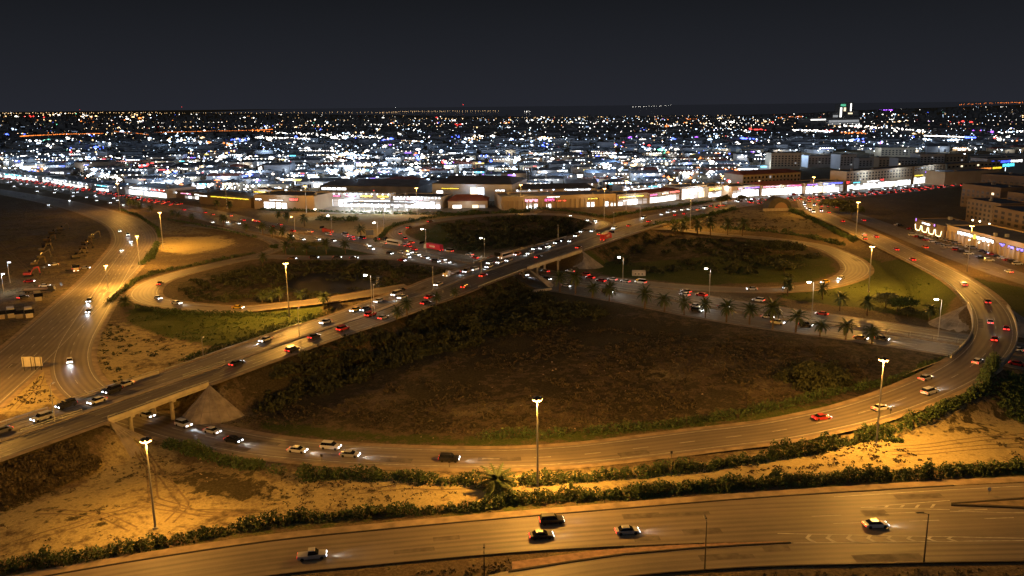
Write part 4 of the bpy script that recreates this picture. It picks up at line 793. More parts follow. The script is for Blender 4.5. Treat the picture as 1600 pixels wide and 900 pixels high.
# ------------------------------------------------------------------ vehicles
def car_parts(kind):
    """front towards +x, centred, metres"""
    L_, Wd, H1, H2 = {'sedan': (4.6, 1.8, .82, 1.45), 'suv': (4.8, 1.95, 1.0, 1.85), 'pickup': (5.2, 1.9, .95, 1.8), 'van': (5.2, 2.0, 1.1, 2.3)}[kind]
    x = L_ / 2; y = Wd / 2; b = MB()
    prof = {'sedan': [(-x, .42), (-x + .05, H1), (-x + .7, H1 + .1), (.75, H1 + .07), (x - .12, H1 - .12), (x, .42), (x - .15, .25), (-x + .15, .25)],
            'suv': [(-x, .5), (-x + .03, H1 + .05), (-x + .4, H1 + .1), (.95, H1 + .1), (x - .1, H1 - .05), (x, .5), (x - .15, .32), (-x + .15, .32)],
            'pickup': [(-x, .5), (-x, H1), (-.7, H1), (1.0, H1 + .1), (x - .1, H1), (x, .5), (x - .15, .32), (-x + .15, .32)],
            'van': [(-x, .45), (-x, H1), (-x + .3, H1 + .02), (1.6, H1 + .02), (x - .1, H1 - .15), (x, .45), (x - .15, .3), (-x + .15, .3)]}[kind]
    b.prism(prof, -y, y)
    gx = {'sedan': (-1.75, -1.05, .35, 1.15), 'suv': (-2.3, -2.0, .45, 1.2), 'pickup': (-.75, -.6, .55, 1.2), 'van': (-2.55, -2.45, 1.35, 2.1)}[kind]
    zb = H1 + .05; g = MB(); yi = y * .93; yt = y * .74
    g.hexa([(gx[0], -yi, zb), (gx[3], -yi, zb), (gx[3], yi, zb), (gx[0], yi, zb)], [(gx[1], -yt, H2 - .08), (gx[2], -yt, H2 - .08), (gx[2], yt, H2 - .08), (gx[1], yt, H2 - .08)])
    b.hexa([(gx[1] - .06, -yt - .03, H2 - .09), (gx[2] + .06, -yt - .03, H2 - .09), (gx[2] + .06, yt + .03, H2 - .09), (gx[1] - .06, yt + .03, H2 - .09)], [(gx[1] + .05, -yt + .08, H2), (gx[2] - .05, -yt + .08, H2), (gx[2] - .05, yt - .08, H2), (gx[1] + .05, yt - .08, H2)])
    w = MB(); w.tube((0, -.11, 0), (0, .11, 0), .34, n=12)
    h = MB().hexa([(x - .06, -.27, H1 - .36), (x + .03, -.25, H1 - .36), (x + .03, .25, H1 - .36), (x - .06, .27, H1 - .36)], [(x - .2, -.27, H1 - .12), (x - .05, -.25, H1 - .12), (x - .05, .25, H1 - .12), (x - .2, .27, H1 - .12)])
    t = MB().box(-x - .03, -x + .1, -.3, .3, H1 - .28, H1 - .02)
    M = [b.mesh(kind + '_body'), g.mesh(kind + '_windows'), w.mesh('wheel'), h.mesh('headlight'), t.mesh('taillight')]
    for me, mt in zip(M, (carpaint, glass, tyre, head_on, tail_on)): me.materials.append(mt)
    wheels = [(sx * (x - .85), sy * (y - .1), .34) for sx in (-1, 1) for sy in (-1, 1)]
    far = MB(); 
    for src, mi, off in ((b, 0, (0, 0, 0)), (g, 1, (0, 0, 0)), (h, 3, (0, y - .3, 0)), (h, 3, (0, .3 - y, 0)), (t, 4, (0, y - .32, 0)), (t, 4, (0, .32 - y, 0))) + tuple((w, 2, o) for o in wheels):
        far.add([(p[0] + off[0], p[1] + off[1], p[2] + off[2]) for p in src.v], src.f, mi)
    fm = far.mesh(kind + '_car')
    for mt in (carpaint, glass, tyre, head_on, tail_on): fm.materials.append(mt)
    return dict(M=M, wheels=wheels, y=y, far=fm, x=x, h=H1)
KINDS = {k: car_parts(k) for k in ('sedan', 'suv', 'pickup', 'van')}
PAINTS = {'white': (.62, .62, .60, 1), 'silver': (.36, .36, .36, 1), 'grey': (.16, .16, .165, 1), 'black': (.018, .018, .02, 1), 'red': (.36, .018, .014, 1), 'dark blue': (.02, .035, .09, 1), 'yellow': (.62, .42, .04, 1), 'beige': (.42, .34, .24, 1), 'brown': (.12, .07, .04, 1), 'orange': (.55, .17, .03, 1)}
CARS = {}
def vehicle(road, px, py, d, color, kind='sedan', beam=0, parts=True, pos=None):
    if pos is None:
        p = at(px, py, 0); i = road.near(p)
        for _ in range(3): p = at(px, py, road.P[i][2]); i = road.near(p)
        z = road.P[i][2]
    else: p, i = pos; z = road.P[i][2]
    T = road.T[i] * d; rz = math.atan2(T[1], T[0]); CARS.setdefault(road.name, []).append((road.s[i], color, kind, d, (p[0], p[1], z + .005), rz, beam, parts))
def put_parts(root, K, color):
    b = link('body', K['M'][0], root); b.color = PAINTS[color]; link('windows', K['M'][1], root)
    for q in K['wheels']: link('wheel', K['M'][2], root).location = q
    for s_ in (-1, 1):
        link('headlight', K['M'][3], root).location = (0, s_ * (K['y'] - .3), 0); link('taillight', K['M'][4], root).location = (0, s_ * (K['y'] - .32), 0)
def cars(road, lst, d=1, parts=True):
    for a in lst: vehicle(road, a[0], a[1], a[2] if len(a) > 2 and isinstance(a[2], int) else d, *[v for v in a[2:] if not isinstance(v, int)], parts=parts) if not (len(a) > 2 and isinstance(a[-1], int) and len(a) > 4) else vehicle(road, a[0], a[1], d, a[2], a[3], beam=a[-1], parts=parts)
cars(A, [(66, 656, 'white', 'suv'), (104, 636, 'black', 'suv', 1), (152, 629, 'white', 'sedan'), (176, 613, 'black', 'suv', 1), (196, 603, 'silver', 'sedan'), (2, 676, 'grey', 'sedan'), (415, 533, 'white', 'sedan', 1), (509, 505, 'white', 'sedan'), (555, 486, 'yellow', 'sedan'), (571, 485, 'dark blue', 'sedan'), (592, 472, 'white', 'sedan', 1),
    (620, 462, 'white', 'van'), (629, 466, 'white', 'sedan', 1), (626, 455, 'black', 'sedan'), (685, 446, 'white', 'sedan'), (730, 426, 'beige', 'van', 1), (741, 423, 'white', 'suv', 1), (764, 418, 'white', 'sedan', 1), (766, 412, 'silver', 'sedan'), (781, 411, 'white', 'sedan'), (795, 408, 'silver', 'sedan'), (808, 399, 'orange', 'suv'), (828, 397, 'white', 'sedan', 1), (836, 390, 'grey', 'sedan'), (847, 389, 'black', 'sedan'),
    (854, 387, 'white', 'suv', 1), (861, 386, 'white', 'sedan', 1), (870, 381, 'black', 'suv'), (878, 377, 'dark blue', 'sedan'), (892, 378, 'brown', 'sedan'), (901, 370, 'beige', 'van'), (909, 363, 'silver', 'sedan'), (926, 362, 'white', 'sedan'), (960, 358, 'white', 'suv', 1), (1006, 342, 'white', 'van', 1), (1035, 336, 'silver', 'sedan'), (1045, 333, 'white', 'van'), (1055, 331, 'white', 'sedan'), (1067, 329, 'white', 'suv'), (1077, 328, 'white', 'suv'), (1102, 326, 'silver', 'van')], -1)
cars(A, [(370, 570, 'black', 'sedan'), (457, 549, 'black', 'suv'), (491, 528, 'black', 'sedan'), (536, 516, 'red', 'suv'), (579, 494, 'red', 'suv'), (599, 498, 'silver', 'sedan'), (671, 466, 'red', 'sedan'), (665, 475, 'black', 'sedan'), (727, 450, 'brown', 'suv'), (755, 432, 'red', 'sedan'), (841, 403, 'dark blue', 'sedan'), (904, 388, 'brown', 'sedan'), (937, 367, 'grey', 'sedan'), (983, 354, 'brown', 'sedan'), (1014, 347, 'red', 'sedan'), (1056, 337, 'red', 'sedan'), (1070, 335, 'red', 'sedan'), (1091, 329, 'white', 'suv'), (1112, 323, 'grey', 'suv'), (1121, 325, 'red', 'sedan'), (1126, 322, 'white', 'sedan'), (1132, 322, 'silver', 'sedan')], 1)
cars(B, [(541, 370, 'white', 'sedan'), (549, 371, 'red', 'sedan'), (566, 374, 'dark blue', 'van'), (588, 375, 'grey', 'suv'), (601, 381, 'white', 'sedan'), (629, 385, 'silver', 'sedan'), (635, 382, 'white', 'sedan'), (638, 386, 'red', 'sedan'), (642, 380, 'orange', 'sedan'), (647, 391, 'red', 'sedan'), (702, 394, 'beige', 'van'), (734, 399, 'white', 'sedan'), (742, 404, 'red', 'sedan'), (768, 405, 'red', 'suv'), (404, 347, 'red', 'sedan'), (424, 355, 'red', 'sedan'), (457, 362, 'red', 'sedan'), (437, 352, 'grey', 'sedan'), (485, 363, 'white', 'sedan'), (514, 367, 'white', 'sedan'), (539, 368, 'grey', 'van'), (550, 375, 'red', 'sedan'),
    (380, 345, 'red', 'sedan'), (397, 346, 'red', 'sedan'), (287, 329, 'red', 'suv'), (320, 333, 'red', 'sedan'), (332, 336, 'grey', 'sedan'), (360, 338, 'white', 'sedan'), (852, 425, 'grey', 'sedan'), (891, 425, 'white', 'sedan'), (914, 431, 'red', 'suv'), (922, 435, 'red', 'sedan'), (939, 440, 'red', 'sedan'), (957, 438, 'white', 'sedan'), (977, 441, 'silver', 'sedan'), (1001, 443, 'white', 'van'), (1072, 457, 'grey', 'sedan'), (1070, 462, 'white', 'sedan'), (1096, 463, 'red', 'suv'), (1284, 492, 'red', 'sedan'), (1185, 471, 'white', 'suv'), (1588, 548, 'white', 'sedan')], -1)
cars(B, [(574, 385, 'white', 'sedan', 1), (580, 390, 'white', 'sedan'), (609, 397, 'black', 'sedan'), (627, 396, 'white', 'sedan'), (634, 398, 'white', 'sedan'), (640, 396, 'white', 'suv'), (636, 403, 'white', 'sedan', 1), (651, 399, 'white', 'sedan', 1), (664, 404, 'silver', 'sedan', 1), (681, 410, 'dark blue', 'suv', 1), (691, 407, 'white', 'sedan'), (698, 411, 'white', 'sedan', 1), (472, 375, 'white', 'sedan'), (496, 375, 'white', 'sedan'), (520, 377, 'grey', 'sedan'), (405, 357, 'white', 'sedan'), (437, 363, 'white', 'sedan'), (454, 370, 'white', 'suv', 1), (331, 348, 'white', 'sedan'), (354, 348, 'white', 'sedan', 1), (372, 350, 'white', 'sedan'), (191, 321, 'white', 'sedan', 1), (171, 318, 'white', 'suv', 1), (150, 314, 'white', 'sedan'), (134, 309, 'white', 'sedan'), (107, 314, 'white', 'sedan', 1), (113, 307, 'white', 'sedan'), (84, 302, 'beige', 'suv'), (57, 300, 'white', 'van', 1), (21, 292, 'white', 'suv', 1),
    (854, 437, 'black', 'sedan'), (819, 431, 'white', 'suv', 1), (885, 448, 'white', 'sedan'), (949, 458, 'black', 'suv', 1), (1087, 480, 'white', 'sedan', 1), (1089, 487, 'black', 'suv'), (1199, 497, 'white', 'sedan'), (1130, 481, 'brown', 'sedan'), (1215, 506, 'white', 'suv'), (1259, 510, 'black', 'suv', 1), (1590, 571, 'red', 'sedan'), (1345, 530, 'brown', 'sedan'), (1378, 531, 'black', 'sedan', 1)], 1)
cars(L, [(140, 472, 'white', 'suv', 1), (139, 488, 'white', 'sedan', 1), (191, 392, 'white', 'sedan', 1), (205, 378, 'beige', 'sedan', 1), (200, 368, 'dark blue', 'suv', 1), (187, 362, 'white', 'sedan'), (75, 321, 'white', 'sedan', 1)], 1)
cars(R1, [(109, 566, 'white', 'sedan', 1), (230, 651, 'silver', 'sedan'), (287, 666, 'white', 'suv', 1), (332, 676, 'white', 'sedan'), (365, 690, 'black', 'sedan', 1), (465, 706, 'white', 'sedan', 1), (517, 701, 'white', 'suv', 1), (547, 713, 'silver', 'sedan', 1), (702, 720, 'black', 'suv', 1), (1284, 655, 'red', 'sedan'), (1376, 640, 'white', 'sedan', 1), (1446, 593, 'silver', 'sedan'), (1452, 615, 'white', 'suv', 1), (1527, 567, 'white', 'sedan'), (1554, 532, 'red', 'sedan', 1), (1547, 505, 'silver', 'sedan', 1), (1572, 515, 'red', 'sedan'), (1542, 474, 'brown', 'suv'), (1506, 446, 'white', 'sedan'), (1426, 407, 'red', 'sedan'), (1400, 391, 'red', 'sedan'), (1350, 368, 'white', 'sedan'), (1369, 371, 'red', 'sedan'), (1351, 374, 'brown', 'sedan'), (1316, 347, 'red', 'suv')], 1)
cars(P3, [(1231, 451, 'white', 'sedan', 1), (1289, 442, 'yellow', 'sedan'), (1314, 436, 'white', 'sedan', 1), (1175, 453, 'white', 'sedan')], -1)
cars(P1, [(247, 467, 'white', 'sedan'), (276, 475, 'white', 'sedan', 1), (372, 482, 'yellow', 'sedan')], 1); cars(P1, [(491, 404, 'black', 'suv'), (527, 403, 'black', 'sedan'), (553, 404, 'black', 'sedan'), (457, 405, 'brown', 'sedan'), (250, 445, 'brown', 'pickup'), (628, 408, 'red', 'sedan')], -1)
cars(P2, [(625, 366, 'beige', 'pickup'), (632, 374, 'brown', 'suv'), (639, 357, 'brown', 'suv'), (672, 347, 'brown', 'sedan'), (889, 338, 'white', 'sedan', 1), (916, 345, 'white', 'sedan', 1), (929, 346, 'white', 'sedan', 1)], 1)
cars(FR, [(1445, 388, 'orange', 'suv'), (1294, 333, 'red', 'sedan'), (1576, 426, 'white', 'sedan'), (1349, 345, 'red', 'sedan')], -1)
cars(Fd, [(488, 872, 'silver', 'pickup', 1), (862, 817, 'black', 'suv', 1), (846, 840, 'black', 'sedan', 1), (980, 833, 'silver', 'sedan', 1), (1368, 823, 'white', 'sedan', 1)], 1)
# dense queues far away: on the highway at the upper left and along the shops at the upper right
def queue(r, k0, k1, offs, spacing, fill, d, cols):
    for o in offs:
        s_ = np.interp(k0, r.k, r.s) + random.uniform(0, spacing); e = np.interp(k1, r.k, r.s)
        while s_ < e:
            if random.random() < fill:
                i = int(np.searchsorted(r.s, s_)); i = min(i, len(r.s) - 1); oo = o * r.w[i]; p = r.P[i, :2] + r.N[i] * oo
                vehicle(r, 0, 0, d, random.choice(cols), random.choice(['sedan', 'sedan', 'suv', 'van']), parts=False, pos=(p, i))
            s_ += spacing * random.uniform(.8, 1.3)
MIXC = ['white', 'white', 'silver', 'grey', 'red', 'brown', 'black', 'beige']
queue(A, 20.2, 25.6, (.2, .38, .56, .74, .92), 11.5, .85, 1, MIXC); queue(A, 20.2, 25.4, (-.25, -.5, -.75), 22, .75, -1, MIXC)
queue(B, 2.0, 5.2, (-.25, -.48, -.7, -.9), 14, .85, -1, MIXC); queue(B, 1.6, 4.6, (.35, .65), 45, .7, 1, MIXC); queue(B, .5, 2, (-.3, -.6, -.85), 20, .8, -1, MIXC)
queue(R1, 32.4, 34.0, (-.5, .5), 13, .8, -1, MIXC); queue(FR, .1, 1.0, (-.5, 0, .5), 14, .8, -1, MIXC)
PHR = {'elevated_highway': 'on the elevated highway, {} from its lower left end', 'sunken_highway': 'on the lower palm-lined highway, {} from its upper left end', 'ramp_road': 'on the sweeping ramp road, {} from its left start', 'frontage_road': 'on the frontage road at the left, {} from its far end', 'pond_loop_ramp': 'on the pond loop, {} along from the highway', 'far_loop_ramp': 'on the far loop ramp, {} along from the highway', 'grass_loop_ramp': 'on the grass loop ramp, {} along from the highway', 'side_street': 'on the side street by the stores, {} from the red junction', 'foreground_road': 'on the wide foreground road, {} from the left'}
for rn, lst in CARS.items():
    lst.sort(key=lambda a: a[0])
    for n, (s_, color, kind, d, pos, rz, beam, parts) in enumerate(lst):
        lb = f"{color} {kind} {PHR[rn].format(ordn(n + 1) + ' vehicle')}"; K = KINDS[kind]; grp = 'vehicles ' + PHR[rn].split(',')[0]
        nm = {'sedan': 'sedan_car', 'suv': 'suv_car', 'pickup': 'pickup_truck', 'van': 'delivery_van'}[kind]; ct = {'pickup': 'pickup', 'van': 'van'}.get(kind, 'car')
        if parts:
            root = thing(nm, lb, ct, pos, rz, grp); put_parts(root, K, color)
            if beam: point_light(root, (K['x'] + .1, 0, K['h'] - .2), 700 if rn == 'foreground_road' else 1500, (.85, .92, 1.0), .12, spot=math.radians(62), rot=(math.radians(81), 0, math.radians(-90)), blend=.8)
        else:
            o = link(nm, K['far'], None); o.location = pos; o.rotation_euler = (0, 0, rz); o.color = PAINTS[color]; tag(o, lb, ct, grp)
# lorries and buses
def lorry(road, px, py, d, label, cab_col, kind='box', body=(.3, .02, .05), length=12., name='lorry', lit=True):
    p = at(px, py, 0); i = road.near(p)
    for _ in range(3): p = at(px, py, road.P[i][2]); i = road.near(p)
    T = road.T[i] * d; root = thing(name, label, 'bus' if kind == 'bus' else 'truck', (p[0], p[1], road.P[i][2] + .005), math.atan2(T[1], T[0]))
    cm = pbr('cab_paint', cab_col, .4); bm = pbr('body_paint', body, .5)
    x = length / 2
    if kind == 'bus':
        MB().prism([(-x, .4), (-x, 3.0), (-x + .2, 3.15), (x - .3, 3.15), (x, 2.8), (x, .4)], -1.25, 1.25).build('body', bm, root)
        for s_ in (-1, 1): MB().box(-x + .4, x - .6, s_ * 1.255 - .02, s_ * 1.255 + .02, 1.5, 2.5).build('window_band', glass, root)
        MB().box(x - .02, x + .03, -1.1, 1.1, 1.4, 2.6).build('windscreen', glass, root)
    else:
        MB().prism([(x - 2.3, .5), (x - 2.3, 2.9), (x - .5, 2.9), (x - .1, 1.7), (x, 1.5), (x, .5)], -1.2, 1.2).build('cab', cm, root)
        MB().hexa([(x - .12, -1.05, 1.75), (x - .05, -1.05, 1.75), (x - .05, 1.05, 1.75), (x - .12, 1.05, 1.75)], [(x - .46, -1.05, 2.75), (x - .40, -1.05, 2.75), (x - .40, 1.05, 2.75), (x - .46, 1.05, 2.75)]).build('windscreen', glass, root)
        MB().box(-x, x - 2.3, -.9, .9, .7, 1.05).build('chassis', darksteel, root)
        if kind == 'box':
            bo = MB().box(-x, x - 2.7, -1.27, 1.27, 1.05, 3.9).build('trailer_box', bm, root)
            m = MB()
            for q in range(5):      # white rounded device on each side of the box
                t = [(q * 1.0 - 2.6 + .36 * math.cos(a), 2.5 + (.55 + .15 * (q % 2)) * math.sin(a)) for a in np.linspace(0, 2 * math.pi, 10, endpoint=False)]
                for s_ in (-1, 1): m.prism(t if s_ > 0 else t[::-1], s_ * 1.29 - .012, s_ * 1.29 + .012)
            m.build('lettering_mark', pbr('mark_white', (.7, .62, .62), .5), bo)
        elif kind == 'tank': MB().tube((-x + .2, 0, 2.0), (x - 2.7, 0, 2.0), 1.1, 1.1, 14).build('tank', bm, root)
        elif kind == 'flat': MB().box(-x, x - 2.6, -1.25, 1.25, 1.05, 1.3).build('flatbed', bm, root); MB().box(-x + .4, x - 3.2, -1.0, 1.0, 1.3, 1.9).build('load', pbr('load', (.35, .27, .2), .8), root)
        elif kind == 'dump': MB().hexa([(-x, -1.1, 1.1), (x - 2.7, -1.1, 1.1), (x - 2.7, 1.1, 1.1), (-x, 1.1, 1.1)], [(-x - .3, -1.3, 2.6), (x - 2.5, -1.3, 2.6), (x - 2.5, 1.3, 2.6), (-x - .3, 1.3, 2.6)]).build('tipper_body', bm, root)
    for wx in ([x - 1.2, -x + 1.2, -x + 2.4] if kind != 'bus' else [x - 2.3, -x + 2.8]):
        for s_ in (-1, 1): link('wheel', KINDS['van']['M'][2], root).location = (wx, s_ * 1.05, .5); root.children[-1].scale = (1.45, 1.6, 1.45)
    for s_ in (-1, 1) if lit else ():
        link('headlight', KINDS['van']['M'][3], root).location = (x - 2.6, s_ * .9, .05); link('taillight', KINDS['van']['M'][4], root).location = (-x + 2.58, s_ * .9, .0)
    return root
lorry(B, 677, 391, -1, 'red box lorry with white mark on its side, left of the central overpass', (.6, .6, .6), 'box', (.42, .015, .06), 15)
lorry(B, 616, 383, -1, 'white coach on the highway at the mouth of the far loop ramp', (.6, .6, .6), 'bus', (.55, .55, .52), 12, 'coach_bus')
lorry(A, 706, 430, -1, 'pale flatbed truck with load heading left before the central overpass', (.5, .45, .38), 'flat', (.3, .25, .2), 11)
lorry(A, 790, 403, -1, 'beige bus at the head of the queue on the central overpass', (.5, .45, .38), 'bus', (.45, .36, .25), 10, 'city_bus')
lorry(A, 947, 375, 1, 'long red lorry on the elevated highway beyond the central overpass', (.4, .02, .03), 'box', (.45, .015, .03), 13)
lorry(B, 512, 364, -1, 'dark red lorry braking on the highway left of the sand field', (.3, .03, .02), 'dump', (.3, .05, .03), 9)
# machines and trucks parked on the dirt lot at the left
def excavator(px, py, rz, col, label):
    b = atg(px, py); root = thing('excavator', label, 'excavator', tuple(b), rz, 'machines parked on the dirt lot'); m = pbr('machine_paint', col, .5)
    for s_ in (-1, 1): MB().prism([(-1.9, .15), (-1.6, 0), (1.6, 0), (1.9, .15), (1.9, .6), (1.6, .85), (-1.6, .85), (-1.9, .6)], s_ * 1.1 - .3, s_ * 1.1 + .3).build('track', tyre, root)
    MB().hexa([(-2.2, -1.3, 1.0), (1.2, -1.3, 1.0), (1.2, 1.3, 1.0), (-2.2, 1.3, 1.0)], [(-2.1, -1.25, 2.1), (.9, -1.25, 2.0), (.9, 1.25, 2.0), (-2.1, 1.25, 2.1)]).build('engine_house', m, root)
    MB().hexa([(-.2, .3, 2.0), (1.3, .3, 1.2), (1.3, 1.25, 1.2), (-.2, 1.25, 2.0)], [(0, .4, 3.0), (1.0, .4, 3.0), (1.0, 1.2, 3.0), (0, 1.2, 3.0)]).build('cab', glass, root)
    bo = MB(); pts = [(1.0, 1.6), (2.6, 4.0), (4.6, 4.6)]
    for (x0, z0), (x1, z1) in zip(pts, pts[1:]): bo.hexa([(x0, -.25, z0 - .3), (x1, -.2, z1 - .25), (x1, .2, z1 - .25), (x0, .25, z0 - .3)], [(x0, -.25, z0 + .35), (x1, -.2, z1 + .25), (x1, .2, z1 + .25), (x0, .25, z0 + .35)])
    bo.build('boom', m, root); MB().hexa([(4.3, -.18, 4.7), (4.8, -.18, 4.7), (4.8, .18, 4.7), (4.3, .18, 4.7)][::-1], [(5.0, -.15, 1.4), (5.4, -.15, 1.4), (5.4, .15, 1.4), (5.0, .15, 1.4)][::-1]).build('stick', m, root)
    MB().prism([(4.6, .5), (5.4, .2), (5.8, 1.0), (5.4, 1.5), (4.9, 1.4)], -.6, .6).build('bucket', darksteel, root); return root
MC = [(.11, .075, .03), (.08, .062, .035), (.11, .088, .06), (.07, .05, .032)]
excavator(45, 432, .35, (.42, .05, .035), 'red excavator at the front of the machine row on the dirt lot')
for i, (x, y) in enumerate(((58, 417), (62, 405), (66, 395), (70, 386), (77, 377), (84, 368), (92, 360))): excavator(x + random.uniform(-4, 4), y + random.uniform(-2, 2), .25 + random.uniform(-.7, .7), MC[i % 4], f'yellow brown excavator, {ordn(i + 1)} behind the red one on the dirt lot')
for i, (x, y) in enumerate(((120, 405), (125, 397), (128, 389), (134, 381), (140, 373))): excavator(x + random.uniform(-4, 4), y + random.uniform(-2, 2), .3 + random.uniform(-.7, .7), MC[(i + 1) % 4], f'excavator, {ordn(i + 1)} in the row nearer the frontage road')
class _Lot:
    P = np.array([[*at(20, 490)[:2], .0]]); T = np.array([[.55, -.83]]); w = [5]
    def near(s, p): return 0
for i, (x, y, k, c, b, lb) in enumerate(((18, 496, 'box', (.55, .5, .42), (.5, .46, .4), 'pale box truck parked nearest the left edge'), (30, 497, 'flat', (.25, .22, .2), (.2, .18, .15), 'dark flatbed parked between two pale trucks at the left'), (46, 496, 'box', (.6, .55, .46), (.58, .53, .45), 'pale truck at the right end of the parked row at the left'), (2, 498, 'flat', (.5, .42, .35), (.4, .3, .2), 'truck half cut by the left edge'), (60, 470, 'box', (.5, .46, .38), (.3, .27, .18), 'olive truck parked behind the pale row at the left'), (118, 424, 'dump', (.5, .4, .3), (.4, .3, .2), 'tipper truck with lit headlights leaving the dirt lot'))):
    lorry(_Lot(), x, y, 1, lb, c, k, b, 6.5, lit=k == 'dump')
lot2 = type('Lot2', (), {'P': _Lot.P, 'T': np.array([[.96, .27]]), 'w': [5], 'near': lambda s, p: 0})()
lorry(lot2, 62, 457, 1, 'long dark low loader parked across the dirt lot', (.06, .06, .06), 'flat', (.05, .05, .05), 13, lit=False)
for nm_, (x, y), c, T in (('white', (84, 415), 'white', -2.2), ('red', (46, 441), 'red', 0.2), ('white', (70, 448), 'white', .3), ('silver', (133, 420), 'silver', .2), ('black', (36, 466), 'black', 1.2)):
    b = atg(x, y); root = thing('sedan_car', f'{c} car on the dirt lot at the left near the ' + {84: 'excavator row', 46: 'red excavator', 70: 'low loader', 133: 'tipper truck', 36: 'lamp at the edge'}[x], 'car', tuple(b), T); put_parts(root, KINDS['sedan'], c)
    if x == 84: point_light(root, (2.4, 0, .6), 700, (.85, .92, 1.0), .12, spot=math.radians(62), rot=(math.radians(80), 0, math.radians(-90)), blend=.8)
# parked cars before the stores (lights off: plain body without lamps)
dark = MB(); K = KINDS['sedan']
pk = {}
for kind in ('sedan', 'suv'):
    me = KINDS[kind]['far'].copy(); me.materials[3] = glass; me.materials[4] = pbr('tail_off', (.12, .01, .01), .3); pk[kind] = me
i = 0
for (x0, y0), (x1, y1), n in (((1402, 352), (1590, 412), 30), ((1468, 366), (1600, 398), 20), ((1425, 368), (1545, 408), 14)):
    P0_, P1_ = at(x0, y0), at(x1, y1); dr = P1_ - P0_; a = math.atan2(dr[1], dr[0])
    for k in range(n):
        if random.random() < .12: continue
        p = P0_ + dr * (k + random.uniform(-.15, .15)) / (n - 1); c = random.choice(['white', 'white', 'silver', 'grey', 'black', 'beige', 'red']); kd = random.choice(['sedan', 'sedan', 'suv'])
        o = link('parked_car', pk[kd], None); o.location = (p[0], p[1], float(ground_z(p[0], p[1])) + .02); o.rotation_euler = (0, 0, a + math.pi / 2 + random.uniform(-.1, .1)); o.color = PAINTS[c]; i += 1
        tag(o, f'parked {c} {kd}, {ordn(k + 1)} from the far end of the ' + {30: 'outer', 20: 'inner', 14: 'middle'}[n] + ' row before the stores', 'car', 'cars parked before the stores')
# ------------------------------------------------------------------ small structures near the junction
b = atg(998, 430); root = thing('utility_hut', 'small pale block hut on the grass above the palm-lined highway', 'hut', tuple(b), -.12)
wl_ = MB(); wl_.box(-3.2, 3.2, -1.8, -1.6, 0, 2.2); wl_.box(-3.2, 3.2, 1.6, 1.8, 0, 2.2); wl_.box(-3.2, -3.0, -1.6, 1.6, 0, 2.2); wl_.box(3.0, 3.2, -1.6, 1.6, 0, 2.2); wl_.build('wall', pale_concrete, root); MB().box(-3, 3, -1.6, 1.6, 1.5, 1.7).build('roof', concrete, root)
for k in (-1.6, 0, 1.6): MB().box(k - .3, k + .3, -1.86, -1.79, .7, 1.3).build('vent', darksteel, root)
b = atg(53, 579); root = thing('road_sign_board', 'pale two panel road sign seen from behind on the sandy gore at the left', 'road sign', tuple(b), .12)
for x0, x1 in ((-3.2, .1), (.25, 2.8)): MB().box(x0, x1, -.06, .06, 1.4, 4.6 if x0 < 0 else 4.4).build('panel', pbr('sign_back', (.5, .46, .38), .6, var=.1), root)
for x in (-2.7, -.5, .7, 2.4): MB().tube((x, -.15, -.4), (x, -.15, 4.4), .1, n=6).build('post', darksteel, root)
b = atg(578, 373); root = thing('direction_sign', 'dark roadside sign panel beside the hedge of the far loop ramp', 'road sign', tuple(b), .1)
MB().box(-2.4, 2.4, -.06, .06, 2.2, 5.4).build('panel', pbr('sign_dark', (.10, .11, .13), .6), root)
for x in (-1.8, 1.8): MB().tube((x, .14, -.4), (x, .14, 5.2), .1, n=6).build('post', darksteel, root)
b = at(1545, 772.5); root = thing('sign_post', 'small post with a pale round sign at the tip of the median island', 'road sign', (b[0], b[1], 0), 0)
MB().tube((0, 0, 0), (0, 0, 1.5), .05, n=6).build('post', steel, root); MB().tube((0, -.04, 1.2), (0, .02, 1.2), .4, n=12).build('disc', pbr('sign_pale', (.5, .55, .6), .4), root)
for k, (x, y, lb) in enumerate(((702, 731, 'small dark sign post on the ramp road kerb left of the shaggy palm'), (503, 722, 'thin roadside post behind the hedge at the ramp road, bottom left'), (1049, 717, 'thin dark post behind the hedge right of the bottom centre mast'), (1391, 650, 'thin post beside the ramp hedge near the right mast'), (692, 462, 'small pale marker post beside the pond side of the elevated highway'))):
    b = atg(x, y); root = thing('marker_post', lb, 'post', tuple(b)); MB().tube((0, 0, -.3), (0, 0, 1.9), .06, n=5).build('post', darksteel, root); MB().box(-.25, .25, -.03, .03, 1.3, 1.95).build('plate', darksteel if k < 4 else pale_concrete, root)
# dark mound-like dome and low wall on the slope left of the red junction
b = atg(1214, 327); root = thing('arched_shelter', 'dark domed shelter on the brown slope left of the red junction', 'shelter', tuple(b), .1)
MB().prism([(9.5 * math.cos(t) - .0, 9.6 * math.sin(t) ** .85) for t in np.linspace(0, math.pi, 13)], -5, 5).build('shell', pbr('dark_clad', (.045, .04, .036), .7, var=.2, vscale=.4), root)
MB().prism([(5.5 * math.cos(t) + 1, 6 * math.sin(t)) for t in np.linspace(0, math.pi, 9)], -5.2, -5.05).build('end_wall', pbr('inner_clad', (.2, .13, .09), .8), root)
MB().box(-14, 20, -7, -6.4, -.4, 1.6).build('low_wall', kerb_m, root)
